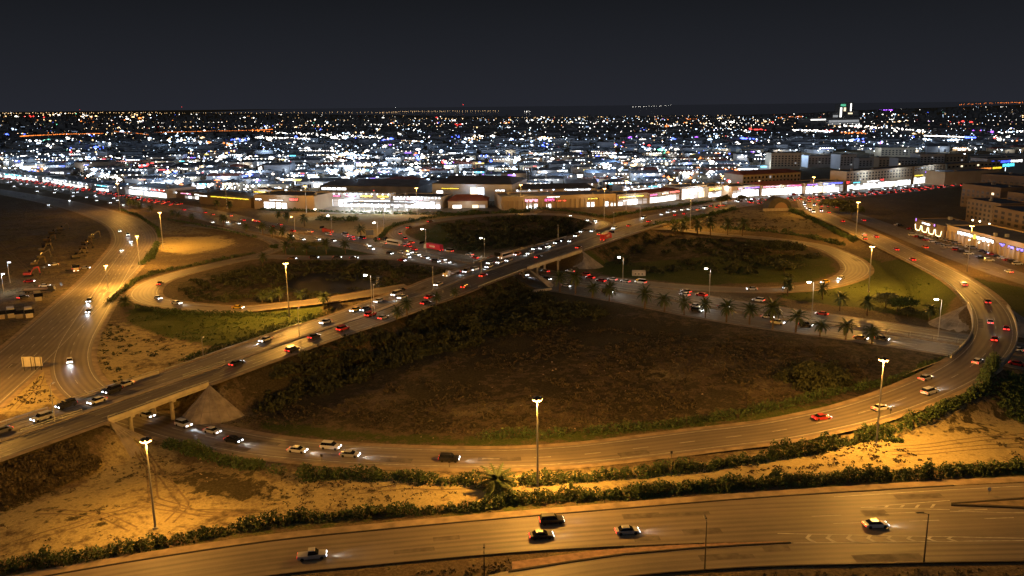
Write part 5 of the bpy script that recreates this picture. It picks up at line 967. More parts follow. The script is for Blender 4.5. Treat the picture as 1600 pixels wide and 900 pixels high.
# ------------------------------------------------------------------ the town
def em(name, col, s, sample=False): return pbr(name, (.5, .5, .5), .5, emit=col, estr=s, sample=sample)
LIT = {'white': em('lit_white', (1.0, .97, .90), 2.6, True), 'cool': em('lit_cool', (.78, .90, 1.0), 2.8, True), 'warm': em('lit_warm', (1.0, .80, .50), 1.8), 'dim': em('lit_dim', (.9, .92, .95), .35), 'hot': em('lit_hot', (.95, .98, 1.0), 3.2, True), 'bulb': em('lit_bulb', (.85, .93, 1.0), 14), 'bulbw': em('lit_bulb_warm', (1.0, .85, .6), 12)}
SGN = {'red': em('sign_red', (1.0, .03, .03), 1.5), 'magenta': em('sign_magenta', (1.0, .08, .45), 1.4), 'yellow': em('sign_yellow', (1.0, .72, .03), 1.5), 'blue': em('sign_blue', (.05, .10, 1.0), 2.2), 'white': em('sign_white', (1, .98, .95), 3.0), 'purple': em('sign_purple', (.35, .12, 1.0), 1.8), 'green': em('sign_green', (.15, .9, .5), .7), 'cyan': em('sign_cyan', (.1, .75, 1.0), 2.0), 'orange': em('sign_orange', (1.0, .30, .04), 1.5), 'pink': em('sign_pink', (1.0, .35, .55), 1.8)}
WALL = {'beige': pbr('wall_beige', (.40, .32, .22), .85, var=.12, vscale=.1), 'grey': pbr('wall_grey', (.24, .245, .26), .85, var=.25, vscale=.12), 'white': pbr('wall_white', (.42, .42, .42), .85, var=.12, vscale=.1), 'brown': pbr('wall_brown', (.15, .115, .085), .85, var=.15, vscale=.1)}
ROOF = {'dark': pbr('roof_dark', (.10, .105, .12), .8, var=.25, vscale=.15), 'grey': pbr('roof_grey', (.16, .17, .195), .7, var=.25, vscale=.15), 'red': pbr('roof_red', (.26, .085, .055), .8, var=.2, vscale=.2), 'blue': pbr('roof_blue', (.11, .15, .22), .6, var=.2, vscale=.15), 'pale': pbr('roof_pale', (.21, .22, .24), .7, var=.25, vscale=.15)}
win_dark = pbr('window_dark', (.035, .036, .042), .2)
def facade(px0, py0, px1, py1, hgt, depth, label, wall='beige', roof='dark', gable=0., lit=(), signs=(), windows=None, bulbs=None, piers=0, name='shop_building', lamp=0., cat='building', parapet=.6, lampcol=COOL_L, z=0.):
    """building with its front wall from one ground point to another; front faces the roads. lit: (t0,t1,z0,z1,key); signs: same"""
    a, b = at(px0, py0, z), at(px1, py1, z); d = b - a; Lg = float(np.linalg.norm(d[:2])); rz = math.atan2(d[1], d[0])
    root = thing(name, label, cat, tuple(a), rz)
    if gable:
        MB().box(0, Lg, 0, depth, -.3, hgt).build('wall', WALL[wall], root)
        MB().add([(-.6, -.6, hgt + .02), (Lg + .6, -.6, hgt + .02), (Lg + .6, depth + .6, hgt + .02), (-.6, depth + .6, hgt + .02), (-.6 + min(gable * 2, Lg * .2), depth / 2, hgt + gable), (Lg + .6 - min(gable * 2, Lg * .2), depth / 2, hgt + gable)], [(0, 1, 5, 4), (2, 3, 4, 5), (1, 2, 5), (3, 0, 4), (3, 2, 1, 0)]).build('roof', ROOF[roof], root)
    else:
        MB().box(0, Lg, 0, depth, -.3, hgt).build('wall', WALL[wall], root)
        r_ = MB().box(.3, Lg - .3, .3, depth - .3, hgt + .01, hgt + .12); ro = r_.build('roof', ROOF[roof], root)
        if parapet:
            m = MB(); m.box(0, Lg, 0, .28, hgt + .005, hgt + parapet); m.box(0, Lg, depth - .28, depth, hgt + .005, hgt + parapet); m.box(0, .28, .29, depth - .29, hgt + .005, hgt + parapet); m.box(Lg - .28, Lg, .29, depth - .29, hgt + .005, hgt + parapet); m.build('parapet', WALL[wall], root)
            m = MB(); rs = random.Random(int(px0 * 7 + py0))
            for _ in range(max(1, int(Lg / 16))): x, y = rs.uniform(2, max(2.1, Lg - 4)), rs.uniform(2, max(2.1, depth - 4)); m.box(x, x + rs.uniform(1, 2.5), y, y + rs.uniform(1, 2.5), hgt + .13, hgt + rs.uniform(.9, 2.0))
            m.build('roof_unit', WALL['grey'], ro)
    for t0, t1, z0, z1, k in lit:      # shop glazing: a pane per bay between mullions
        nb = max(1, int((t1 - t0) * Lg / 4.5)); fr = MB()
        rs = random.Random(int(px0 * 13 + t0 * 101)); MB().box(Lg * t0, Lg * t1, -2.2, -.13, z1 + .1, z1 + .35).build('awning', WALL[wall], root) if z0 < 1 else None
        for q in range(nb):
            x0 = Lg * (t0 + (t1 - t0) * q / nb) + rs.uniform(.2, .7); x1 = Lg * (t0 + (t1 - t0) * (q + 1) / nb) - rs.uniform(.2, .5); kk = k if rs.random() < .6 or z0 > 1 else rs.choice(['white', 'cool', 'warm', 'dim', 'white', 'cool', 'dim'])
            if z1 - z0 > 3 and z0 < 1:
                zc = z0 + (z1 - z0) * rs.uniform(.5, .68); MB().box(x0, x1, -.12, -.01, z0, zc).build('shop_window', LIT[kk], root); MB().box(x0, x1, -.12, -.01, zc + .35, z1 - rs.uniform(0, .8)).build('shop_window', LIT[kk if rs.random() < .6 else rs.choice(['dim', 'white', 'cool'])], root)
            else: MB().box(x0, x1, -.12, -.01, z0, z1).build('shop_window', LIT[kk], root)
    for t0, t1, z0, z1, k in signs:
        so_ = MB().box(Lg * t0 - .3, Lg * t1 + .3, -.45, -.14, z0 - .25, z1 + .25).build('sign_board', darksteel, root); m = MB(); x = Lg * t0; rs = random.Random(int(t0 * 977 + px0))
        while x < Lg * t1 - .4:
            w_ = rs.uniform(.5, 1.5); w_ = min(w_, Lg * t1 - x); m.box(x, x + w_, -.52, -.46, z0 + rs.uniform(0, .25) * (z1 - z0), z1 - rs.uniform(0, .2) * (z1 - z0)); x += w_ + rs.uniform(.12, .3)
        m.build('sign_face', SGN[k], so_)
    if windows:
        nx_, nz_, z0, z1, frac = windows; rs = random.Random(int(px0))
        for i in range(nx_):
            for j in range(nz_):
                x = Lg * (i + .5) / nx_; zz = z0 + (z1 - z0) * (j + .5) / nz_; w_ = Lg / nx_ * .24; h_ = (z1 - z0) / nz_ * .27
                fr = MB().box(x - w_, x + w_, -.06, .0 - .005, zz - h_, zz + h_).build('window', LIT['warm' if rs.random() < .5 else 'dim'] if rs.random() < frac else win_dark, root)
    if bulbs:
        n, zb, k = bulbs
        for i in range(n): x = Lg * (i + .5) / n; MB().hexa([(x - .3, -.75, zb - .45), (x + .3, -.75, zb - .45), (x + .3, -.2, zb - .45), (x - .3, -.2, zb - .45)], [(x - .18, -.6, zb), (x + .18, -.6, zb), (x + .18, -.02, zb), (x - .18, -.02, zb)]).build('wall_lamp', LIT[k], root)
    for i in range(piers):
        x = Lg * (i + .5) / piers; MB().box(x - .5, x + .5, -1.1, -.02, -.3, hgt * .72).build('pillar', WALL[wall], root)
    if lamp:
        n = max(1, int(Lg / 45))
        for i in range(n): point_light(root, (Lg * (i + .5) / n, -7, max(6.5, hgt * .9)), lamp, lampcol, 1.0)
    return root
S_ = facade
# left of the highway: bright shop row
S_(-60, 271, 62, 284, 6, 30, 'long low shop row with blazing white fronts at the far left edge', 'white', 'dark', 0, [(.02, .98, .3, 3.8, 'hot')], [(.1, .25, 4.4, 5.4, 'white'), (.6, .8, 4.4, 5.4, 'cyan')], bulbs=(16, 5.4, 'bulb'), lamp=4000)
S_(66, 284.5, 140, 296, 6, 26, 'shop row with white lit fronts beside the red queue at the upper left', 'white', 'grey', 0, [(.02, .98, .3, 3.6, 'white')], [(.3, .5, 4.2, 5.2, 'white')], bulbs=(12, 5.2, 'bulb'), lamp=4000)
S_(146, 297, 196, 304, 7, 22, 'blue-topped kiosk building right of the upper left queue', 'grey', 'blue', 0, [(.1, .5, .3, 3.4, 'cool')], [(.15, .5, 5, 6.2, 'cyan')], bulbs=(5, 6, 'bulb'), lamp=2500)
S_(198, 303, 262, 310, 8, 30, 'very bright glass-fronted shop at the upper left with red and white band', 'white', 'dark', 0, [(.02, .98, .3, 5.2, 'hot')], [(.1, .55, 6, 7.4, 'white'), (.6, .95, 6, 7.4, 'red')], bulbs=(9, 7.4, 'bulb'), lamp=6000)
S_(268, 308, 322, 313, 6, 24, 'modest shop with pink sign between bright shop and dark hall', 'brown', 'dark', 0, [(.4, .8, .3, 2.8, 'white')], [(.3, .6, 4, 5, 'pink'), (.7, .9, 4, 5, 'white')], bulbs=(3, 5, 'bulb'))
S_(312, 318, 392, 325, 8, 40, 'dark hall with a long yellow lit fascia', 'brown', 'dark', 1.5, [], [(.25, .98, 6.5, 7.6, 'yellow'), (.02, .18, 6.5, 7.4, 'white')])
S_(396, 318, 428, 320, 12, 14, 'tall white lit showroom with yellow sign behind the beige shop', 'white', 'dark', 0, [(.02, .98, 1, 9, 'hot')], [(.1, .7, 9.6, 11, 'yellow')], lamp=2500)
S_(398, 326, 492, 329, 11, 34, 'beige block with a glass front, white sign and red sign', 'beige', 'dark', 0, [(.16, .55, .3, 6, 'white')], [(.03, .13, 7, 8.6, 'white'), (.60, .74, 7.2, 9.4, 'red'), (.26, .5, 7.2, 7.8, 'white')], lamp=2500)
# filling station and its halls
S_(494, 322, 612, 324.5, 11, 10, 'long low hall of signs in red, magenta and yellow behind the filling station', 'white', 'dark', 0, [(.03, .98, .3, 6.2, 'hot')], [(.02, .08, 8, 10, 'orange'), (.1, .19, 8, 10, 'red'), (.24, .34, 8, 9.6, 'magenta'), (.4, .54, 8.4, 10.4, 'magenta'), (.6, .76, 8, 10, 'yellow'), (.82, .97, 8, 10, 'yellow')], bulbs=(14, 10.8, 'bulb'), lamp=6000)
S_(500, 305, 652, 307.5, 9, 60, 'broad grey roofed hall behind the sign row', 'grey', 'grey', 4, [(.02, .28, 5.2, 7.2, 'hot')])
S_(614, 324.5, 690, 326.5, 9, 26, 'white glass store with rows of lamps at the right of the filling station', 'white', 'dark', 0, [(.02, .98, .3, 5.6, 'hot')], [(.3, .62, 6.6, 8.2, 'pink'), (.02, .25, 6.6, 8.2, 'white')], bulbs=(14, 8.8, 'bulb'), lamp=7000)
root = thing('filling_station_canopy', 'bright white filling station canopy on pillars behind the sand field', 'canopy', tuple(at(535, 330)), math.atan2(*(at(640, 332) - at(535, 330))[[1, 0]]))
Lc = float(np.linalg.norm(at(640, 332) - at(535, 330))); MB().box(0, Lc, 0, 16, 5.4, 6.2).build('canopy_slab', WALL['white'], root)
for i in range(6):
    for y in (2.5, 13.5): MB().tube((Lc * (i + .5) / 6, y, 0), (Lc * (i + .5) / 6, y, 5.39), .28, n=8).build('pillar', WALL['white'], root)
    for y in (4, 8, 12): MB().box(Lc * (i + .5) / 6 - .9, Lc * (i + .5) / 6 + .9, y - .5, y + .5, 5.28, 5.39).build('ceiling_lamp', LIT['hot'], root)
    MB().box(Lc * (i + .5) / 6 - .5, Lc * (i + .5) / 6 + .5, 7.4, 8.6, 0, 1.9).build('fuel_pump', WALL['white'], root)
for i in range(10): MB().box(Lc * (i + .5) / 10 - .35, Lc * (i + .5) / 10 + .35, -.3, -.01, 5.5, 6.0).build('edge_lamp', LIT['bulb'], root)
for i in range(4): point_light(root, (Lc * (i + .5) / 4, 5, 5.0), 5000, (.9, .97, 1.0), 1.0); point_light(root, (Lc * (i + .5) / 4, -8, 9), 6000, (.85, .95, 1.0), .6)
mb = MB(); q = [at(492, 333.5), at(690, 335), at(700, 325), at(492, 323)]; mb.add([(p[0], p[1], .03) for p in q], [(0, 1, 2, 3)]); tag(mb.build('forecourt_pavement', pale_concrete), kind='structure')
S_(676, 312, 800, 314, 14, 60, 'great dark roofed hall with a lit glass arch, right of the filling station', 'white', 'dark', 5, [(.05, .14, 2, 8, 'white'), (.48, .66, 1, 11, 'cool')], [(.12, .34, 9.5, 10.6, 'yellow'), (.8, .92, 8, 9.6, 'white')], lamp=2500)
S_(700, 326, 762, 325.5, 6, 26, 'low shop with a brick red hipped roof before the great hall', 'beige', 'red', 4, [(.1, .35, .3, 3, 'white'), (.6, .95, .3, 3, 'warm')], lamp=1500)
S_(784, 328, 962, 322, 9.5, 34, 'long beige arcade of shops with pink, magenta and yellow signs', 'beige', 'grey', 0, [(.21, .31, .3, 4.6, 'hot'), (.38, .43, .3, 4, 'white'), (.74, .82, .3, 4, 'hot'), (.9, 1.0, .3, 4, 'cool')], [(.2, .31, 5.4, 8, 'pink'), (.37, .46, 5.4, 8, 'magenta'), (.47, .56, 5.2, 6.4, 'red'), (.75, .84, 6, 7.2, 'yellow'), (.39, .5, 8.6, 9.3, 'white')], piers=24, lamp=900, lampcol=(1.0, .75, .45))
S_(780, 311, 930, 308, 8, 40, 'dark reddish hall behind the beige arcade', 'white', 'dark', 3, [(.05, .4, 5, 7, 'dim'), (.7, .95, 5.6, 7.4, 'cool')], bulbs=(8, 7.5, 'bulb'))
S_(964, 322, 1012, 318, 8.5, 24, 'white fronted shop with a long yellow sign', 'beige', 'dark', 0, [(.02, .98, .3, 4.6, 'hot')], [(.05, .85, 6, 7.6, 'yellow')], lamp=4000)
S_(1014, 318, 1062, 312, 8.5, 24, 'white fronted shop row with magenta, orange and red signs', 'beige', 'red', 1.5, [(.02, .98, .3, 5, 'hot')], [(.02, .25, 5.8, 7.6, 'magenta'), (.4, .6, 6, 7.6, 'orange'), (.65, .98, 6.4, 8.2, 'red')], lamp=4000)
S_(972, 304, 1052, 300, 7, 20, 'row of lit kiosks behind the yellow sign shop', 'white', 'grey', 0, [(.02, .98, .3, 5, 'white')], [(.5, .7, 5.6, 6.6, 'cyan')], bulbs=(8, 6.8, 'bulb'))
S_(1064, 312, 1104, 308, 10, 22, 'tall white glass shop left of the yellow signed one', 'white', 'dark', 0, [(.02, .98, .3, 9, 'hot')], [], lamp=5000)
S_(1106, 309, 1140, 305, 9, 22, 'shop with a broad yellow sign and white front', 'beige', 'dark', 0, [(.02, .98, .3, 4.6, 'hot')], [(.02, .95, 5.6, 8.2, 'yellow')], lamp=4000)
S_(1143, 309, 1186, 306, 9, 24, 'white glass shop with a violet band above', 'beige', 'dark', 0, [(.02, .98, .3, 6.2, 'hot')], [(.45, .98, 7, 8.2, 'purple'), (.22, .38, 6.6, 8.2, 'pink')], lamp=5000)
S_(1188, 306, 1254, 302.5, 9, 24, 'white glass shop with pink and magenta bands', 'beige', 'red', 2.5, [(.02, .98, .3, 6.6, 'hot')], [(.05, .45, 7, 8.4, 'pink'), (.6, .95, 7, 8.4, 'magenta')], lamp=5000)
S_(1257, 303, 1318, 299, 9, 24, 'white glass shop with blue and violet signs by the red junction', 'beige', 'dark', 0, [(.02, .98, .3, 6.8, 'hot')], [(.05, .3, 7.2, 8.6, 'purple'), (.45, .95, 7.2, 8.8, 'blue')], lamp=5000)
S_(1160, 293, 1250, 288, 12, 30, 'beige three storey block with many small windows above the shops', 'beige', 'red', 3, windows=(16, 2, 3, 11, .04))
S_(1321, 298, 1424, 288.5, 17, 18, 'long beige six storey block over white lit shops behind the red queue', 'beige', 'dark', 0, [(.02, .98, .3, 5.5, 'hot')], [(.0, .05, 6, 9, 'red'), (.1, .2, 6.2, 7.4, 'cyan'), (.3, .48, 6.2, 7.4, 'white'), (.5, .55, 6.2, 8.6, 'red')], windows=(22, 3, 8, 16, .03), lamp=6000)
S_(1426, 288, 1475, 283, 17, 18, 'continuation of the beige block with violet sign and lit ground floor', 'beige', 'dark', 0, [(.02, .98, .3, 6.5, 'white')], [(.02, .3, 7.5, 9, 'yellow'), (.35, .95, 9.8, 12, 'purple')], windows=(10, 2, 12.5, 16.5, .04), lamp=5000)
S_(1478, 280, 1590, 271.5, 15, 18, 'long pale block with a rainbow lit band at the far right', 'beige', 'dark', 0, [], [(0, .15, 7, 9.5, 'yellow'), (.16, .28, 7, 9.5, 'green'), (.29, .42, 7, 9.5, 'red'), (.43, .6, 7, 9.5, 'orange'), (.62, .75, 7, 9.5, 'yellow'), (.76, .98, 8.5, 12.5, 'cyan')], windows=(18, 1, 11, 14, .05))
S_(1475, 291, 1560, 287, 13, 24, 'plain beige warehouse at the end of the red queue', 'beige', 'dark', 0)
S_(1540, 275, 1600, 271, 18, 20, 'block with a blazing blue white shop front at the right edge', 'white', 'dark', 0, [(.1, .5, 4, 12, 'cool')], [(.1, .6, 13, 16, 'blue'), (.6, .9, 13, 16, 'white')])
for i, (x0, x1, y, h, nz_) in enumerate(((1204, 1250, 266, 20, 5), (1312, 1337, 264.5, 17, 4), (1341, 1368, 265, 13, 3), (1372, 1400, 265.5, 14, 3), (1402, 1432, 267, 14, 3), (1436, 1474, 266, 18, 5), (1476, 1510, 265, 17, 4), (1514, 1558, 264, 15, 4), (1262, 1308, 262, 14, 4), (1376, 1430, 247, 14, 3), (1560, 1620, 263, 16, 4))):
    S_(x0, y, x1, y - .6, h, 22, f'pale flat roofed apartment block, {ordn(i + 1)} of the row behind the long beige block', 'white' if i % 3 else 'beige', 'dark', 0, windows=(max(4, int((x1 - x0) / 5)), nz_, 4, h - 2, .05), name='apartment_block')
# right edge: strip of stores and sand coloured apartment blocks
st = S_(1478, 376, 1640, 421, 8.5, 26, 'sand coloured strip of stores with a long white sign and a yellow round emblem', 'beige', 'dark', 0, [], [(.13, .29, 5.4, 7.6, 'white'), (.33, .50, 5.2, 7.4, 'white'), (.56, .61, 5.2, 6.8, 'blue'), (.64, .70, 5.0, 6.6, 'blue'), (.72, .78, 5.0, 6.6, 'blue')], piers=22, parapet=.8)
Ls = float(np.linalg.norm(at(1478, 376) - at(1640, 421)))
MB().tube((Ls * .31, -.2, 6.5), (Ls * .31, -.62, 6.5), 1.25, n=16).build('round_emblem', SGN['yellow'], st)
for t in (.16, .26, .36, .46): MB().tube((Ls * t, -.55, 3.9), (Ls * t, -.02, 4.2), .25, n=6).build('wall_lamp', LIT['bulbw'], st)
for t in (.2, .45, .7): point_light(st, (Ls * t, -5, 6.5), 700, (.8, .85, 1.0), .6)
s2 = S_(1428, 362, 1474, 376, 8, 24, 'dark fronted restaurant hung with looping warm light strings', 'brown', 'dark', 0, [], [(.05, .09, 7.0, 8.8, 'purple'), (.28, .55, 6.4, 7.6, 'white'), (.68, .73, 6.6, 8.4, 'purple')], parapet=.5)
L2 = float(np.linalg.norm(at(1428, 362) - at(1474, 376))); m = MB()
for j in range(4):
    x0 = L2 * (.05 + .23 * j); pts = [(x0 + .2 * L2 * t, -.5, 5.2 - 3.4 * (1 - (2 * t - 1) ** 6)) for t in np.linspace(0, 1, 11)]
    for p, q in zip(pts, pts[1:]): m.tube(p, q, .16, n=4)
m.build('light_string', em('string_warm', (1.0, .78, .38), 6), s2)
S_(1474, 363, 1484, 366, 7, 14, 'narrow unit with two blue signs beside the restaurant', 'brown', 'dark', 0, [], [(.05, .4, 5, 6.4, 'blue'), (.55, .95, 5, 6.4, 'blue')])
for i, a in enumerate(((1508, 345, 1560, 356, 15, 22), (1548, 360, 1640, 384, 15, 24), (1500, 322, 1560, 331, 17, 26), (1570, 338, 1650, 352, 17, 22), (1530, 305, 1600, 311, 18, 24), (1605, 318, 1680, 328, 17, 24))):
    S_(*a, f'sand coloured apartment block, {ordn(i + 1)} of the cluster behind the stores at the right edge', 'brown', 'dark', 0, windows=(8, 4, 2, 14, .03), name='apartment_block')
for x, y, lb in ((1519, 356, 'left'), (1530, 358, 'middle'), (1545, 362, 'right')):
    b = at(x, y - 4); root = thing('wall_lantern', f'{lb} warm lantern on the wall before the sand coloured apartments', 'lamp', tuple(b)); MB().tube((0, 0, 0), (0, 0, 3), .08, n=5).build('post', darksteel, root); MB().hexa([(-.25, -.25, 3), (.25, -.25, 3), (.25, .25, 3), (-.25, .25, 3)], [(-.4, -.4, 3.7), (.4, -.4, 3.7), (.4, .4, 3.7), (-.4, .4, 3.7)]).build('lantern_glass', LIT['bulbw'], root); point_light(root, (0, -1.2, 3.4), 500, (1.0, .7, .35), .3)
# far landmark: wide pale block with twin green lit tower
S_(1266, 197.5, 1343, 195.5, 27, 60, 'wide floodlit pale block below the green lit tower on the skyline', 'white', 'grey', 0, [(.0, .3, 20, 24, 'white'), (.2, 1.0, 4, 8, 'dim'), (.36, .98, 11, 19, 'dim')], bulbs=None)
S_(1322.5, 188.4, 1340, 188.2, 40, 40, 'stepped wing right of the green lit twin tower', 'white', 'grey', 0, [(.1, .5, 28, 34, 'warm'), (.1, .9, 8, 12, 'dim')], name='tower_building')
S_(1300, 188.4, 1310, 188.3, 34, 40, 'stepped wing left of the green lit twin tower', 'white', 'grey', 0, [(.1, .9, 10, 24, 'dim')], name='tower_building')
S_(1311, 188, 1321, 187.8, 72, 30, 'taller half of the green lit twin tower on the skyline', 'white', 'grey', 0, [(.05, .35, 10, 56, 'white'), (.62, .95, 10, 56, 'warm')], [(.1, .9, 60, 72, 'green')], name='tower_building')
S_(1325, 187.6, 1332, 187.4, 78, 24, 'slim white lit tower beside the green lit one', 'white', 'grey', 0, [(.3, .6, 10, 74, 'white')], [], name='tower_building')
# ------------------------------------------------------------------ warehouses behind the shops (individually) and the distant town (mass)
FRONT_X = [-300, 0, 150, 270, 400, 500, 700, 790, 960, 1060, 1140, 1330, 1480, 1640, 2000]
FRONT_Y = [240, 264, 284, 297, 303, 297, 297, 304, 298, 296, 287, 262, 258, 254, 250]
far_walls = MB(); far_lit = {k: MB() for k in ('white', 'cool', 'warm', 'dim')}; NB = 0; rowi = 0; yrow = 640.; big = []
R0 = random.Random(5)
while yrow < 3600:
    half = .66 * yrow + 60; x = -half; first = True; n_in = 0
    while x < half:
        w_ = R0.uniform(14, 44) if yrow < 2000 else R0.uniform(14, 40); dpt = R0.uniform(16, 28); h_ = R0.choice([4.5, 5, 5.5, 6, 6.5, 7, 8]) if R0.random() < .9 else R0.uniform(9, 13)
        yy = yrow + R0.uniform(-9, 9) + .02 * x; c = (x + w_ / 2, yy)
        px_, py_ = sight((c[0], c[1], 0))
        if py_ < np.interp(px_, FRONT_X, FRONT_Y) - 2 and R0.random() < .9 and not (1195 < px_ < 1620 and 240 < py_ < 300) and not (1440 < px_ and py_ > 250):
            big.append((x, yy, w_, dpt, h_, rowi, px_, py_)); n_in += 1
        x += w_ + R0.uniform(4, 22)
    if n_in: rowi += 1
    yrow += (R0.uniform(38, 48) if yrow < 1500 else R0.uniform(60, 90))
big.sort(key=lambda b: b[1]); vis = [b for b in big if -40 < b[6] < 1640]; rest = [b for b in big if not (-40 < b[6] < 1640)] + vis[280:]; cnt = {}; vis = sorted(vis[:280], key=lambda b: (b[5], b[0]))
for (x, y, w_, dpt, h_, ri, px_, py_) in vis[:280]:
    rk = R0.choice(['dark', 'dark', 'dark', 'grey', 'grey', 'blue', 'pale', 'red']); wk = R0.choice(['grey', 'white', 'white', 'beige', 'brown']); cnt[ri] = cnt.get(ri, 0) + 1
    a = R0.uniform(-.07, .07); root = thing('warehouse', f"{wk} walled warehouse with {rk} roof, {ordn(cnt[ri])} from the left in the {ordn(ri + 1)} row of warehouses", 'warehouse', (x, y, 0), a, 'warehouses behind the shops')
    MB().box(0, w_, 0, dpt, -.3, h_).build('wall', WALL[wk], root); g = R0.choice([0, 1.5, 2.2, 3.0])
    if g: MB().add([(-.5, -.5, h_ + .02), (w_ + .5, -.5, h_ + .02), (w_ + .5, dpt + .5, h_ + .02), (-.5, dpt + .5, h_ + .02), (-.5, dpt / 2, h_ + g), (w_ + .5, dpt / 2, h_ + g)] if R0.random() < .6 else [(-.5, -.5, h_ + .02), (w_ + .5, -.5, h_ + .02), (w_ + .5, dpt + .5, h_ + .02), (-.5, dpt + .5, h_ + .02), (w_ / 2 - .1, -.5, h_ + g), (w_ / 2, dpt + .5, h_ + g)][:4] + [(w_ * .3, dpt / 2, h_ + g), (w_ * .7, dpt / 2, h_ + g)], [(0, 1, 5, 4), (2, 3, 4, 5), (1, 2, 5), (3, 0, 4), (3, 2, 1, 0)]).build('roof', ROOF[rk], root)
    else: MB().box(.25, w_ - .25, .25, dpt - .25, h_ + .01, h_ + .2).build('roof', ROOF[rk], root)
    u = R0.random()
    if u < .55:
        k = R0.choice(['white', 'cool', 'white', 'dim', 'dim', 'warm']); t0 = R0.uniform(.02, .5) * w_; t1 = min(w_ - .4, t0 + R0.uniform(.2, .6) * w_); nb = max(1, int((t1 - t0) / 5))
        for q_ in range(nb): MB().box(t0 + (t1 - t0) * q_ / nb, t0 + (t1 - t0) * (q_ + .8) / nb, -.1, -.01, .4, min(h_ * .62, 4)).build('lit_door', LIT[k], root)
    if R0.random() < .4: kk = R0.choice(['white', 'blue', 'red', 'yellow', 'cyan', 'white', 'purple', 'orange', 'white']); t0 = R0.uniform(.1, .6) * w_; MB().box(t0, t0 + R0.uniform(4, 12), -.35, -.02, h_ * .68, h_ * .68 + R0.uniform(1, 1.8)).build('sign_board', SGN[kk], root)
    for q_ in range(R0.choice([1, 2, 3])): X0 = R0.uniform(1, max(1.2, w_ - 5)); MB().box(X0, X0 + R0.uniform(2, 4), -.06 - .01 * q_, -.005, -.2, h_ * R0.uniform(.45, .7)).build('loading_door', win_dark, root)
    nl = R0.choice([0, 1, 2, 3, 5, 7])
    for q_ in range(nl): X0 = w_ * (q_ + .5) / nl; s_ = R0.uniform(.3, .6); MB().box(X0 - s_, X0 + s_, -.7, -.03, h_ - 1.0, h_ - 1.0 + s_).build('wall_lamp', LIT['bulb' if R0.random() < .8 else 'bulbw'], root)
    if R0.random() < .55: point_light(root, (w_ * R0.uniform(.2, .8), -R0.uniform(3, 8), 6), R0.uniform(1200, 5000), R0.choice([COOL_L, COOL_L, (.9, .95, 1.0), (1.0, .8, .55)]), .8)  # added point light without a fixture, for cool ambient in the yards
wallm = MB(); roofm = MB()
for (x, y, w_, dpt, h_, *_r) in rest: wallm.box(x, x + w_, y, y + dpt, -.3, h_); roofm.box(x + .2, x + w_ - .2, y + .2, y + dpt - .2, h_ + .01, h_ + .3)
for _ in range(3800):                                         # far houses
    y = 3600 * math.exp(R0.random() ** 1.2 * 1.05); x = R0.uniform(-.66, .66) * y; px_, py_ = sight((x, y, 0))
    if py_ < np.interp(px_, [0, 300, 700, 900, 1120, 1260, 1330, 1600], [176, 178, 183, 185, 183, 179, 174.5, 166]): continue
    w_ = R0.uniform(10, 34); d_ = R0.uniform(10, 22); h_ = R0.choice([5, 7, 7, 9, 9, 12, 15, 22]); wallm.box(x, x + w_, y, y + d_, -.3, h_); roofm.box(x + .2, x + w_ - .2, y + .2, y + d_ - .2, h_ + .01, h_ + .4)
root = thing('distant_town', 'dense mass of distant low buildings stretching to the horizon', 'town', (0, 0, 0)); root['kind'] = 'stuff'
wallm.build('wall', WALL['grey'], root); roofm.build('roof', ROOF['dark'], root)
# town lights nobody could count: lit doors, yard lamps and windows, plus glow boxes for lit walls
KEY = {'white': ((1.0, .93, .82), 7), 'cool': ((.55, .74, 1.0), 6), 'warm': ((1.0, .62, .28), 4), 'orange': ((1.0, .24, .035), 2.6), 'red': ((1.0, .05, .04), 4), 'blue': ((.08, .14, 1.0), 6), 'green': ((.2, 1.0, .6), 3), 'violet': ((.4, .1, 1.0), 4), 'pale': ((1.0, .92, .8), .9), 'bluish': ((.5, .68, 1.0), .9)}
TL = {k: MB() for k in KEY}
def glow(x, y, z, r_, k, wide=1.):
    TL[k].add([(x - r_ * wide, y, z), (x + r_ * wide, y, z), (x, y - r_, z), (x, y + r_, z), (x, y, z - r_), (x, y, z + r_)], [(0, 2, 5), (2, 1, 5), (1, 3, 5), (3, 0, 5), (2, 0, 4), (1, 2, 4), (3, 1, 4), (0, 3, 4)])
def shore(px_): return np.interp(px_, [0, 300, 700, 900, 1120, 1260, 1330, 1600], [175.5, 176.5, 181.5, 183.5, 181.5, 178, 173, 164.5])
def key(px_, py_, rs):
    if py_ < 200: return rs.choices(['white', 'warm', 'cool', 'orange', 'red', 'green', 'blue', 'violet'], [34, 32, 9, 14, 6, 1.5, 1, .8])[0]
    return rs.choices(['white', 'cool', 'warm', 'orange', 'red', 'green', 'blue', 'violet'], [30, 42, 10, 3, 4, 1, 7, 2])[0]
rs = random.Random(3)
n = 0
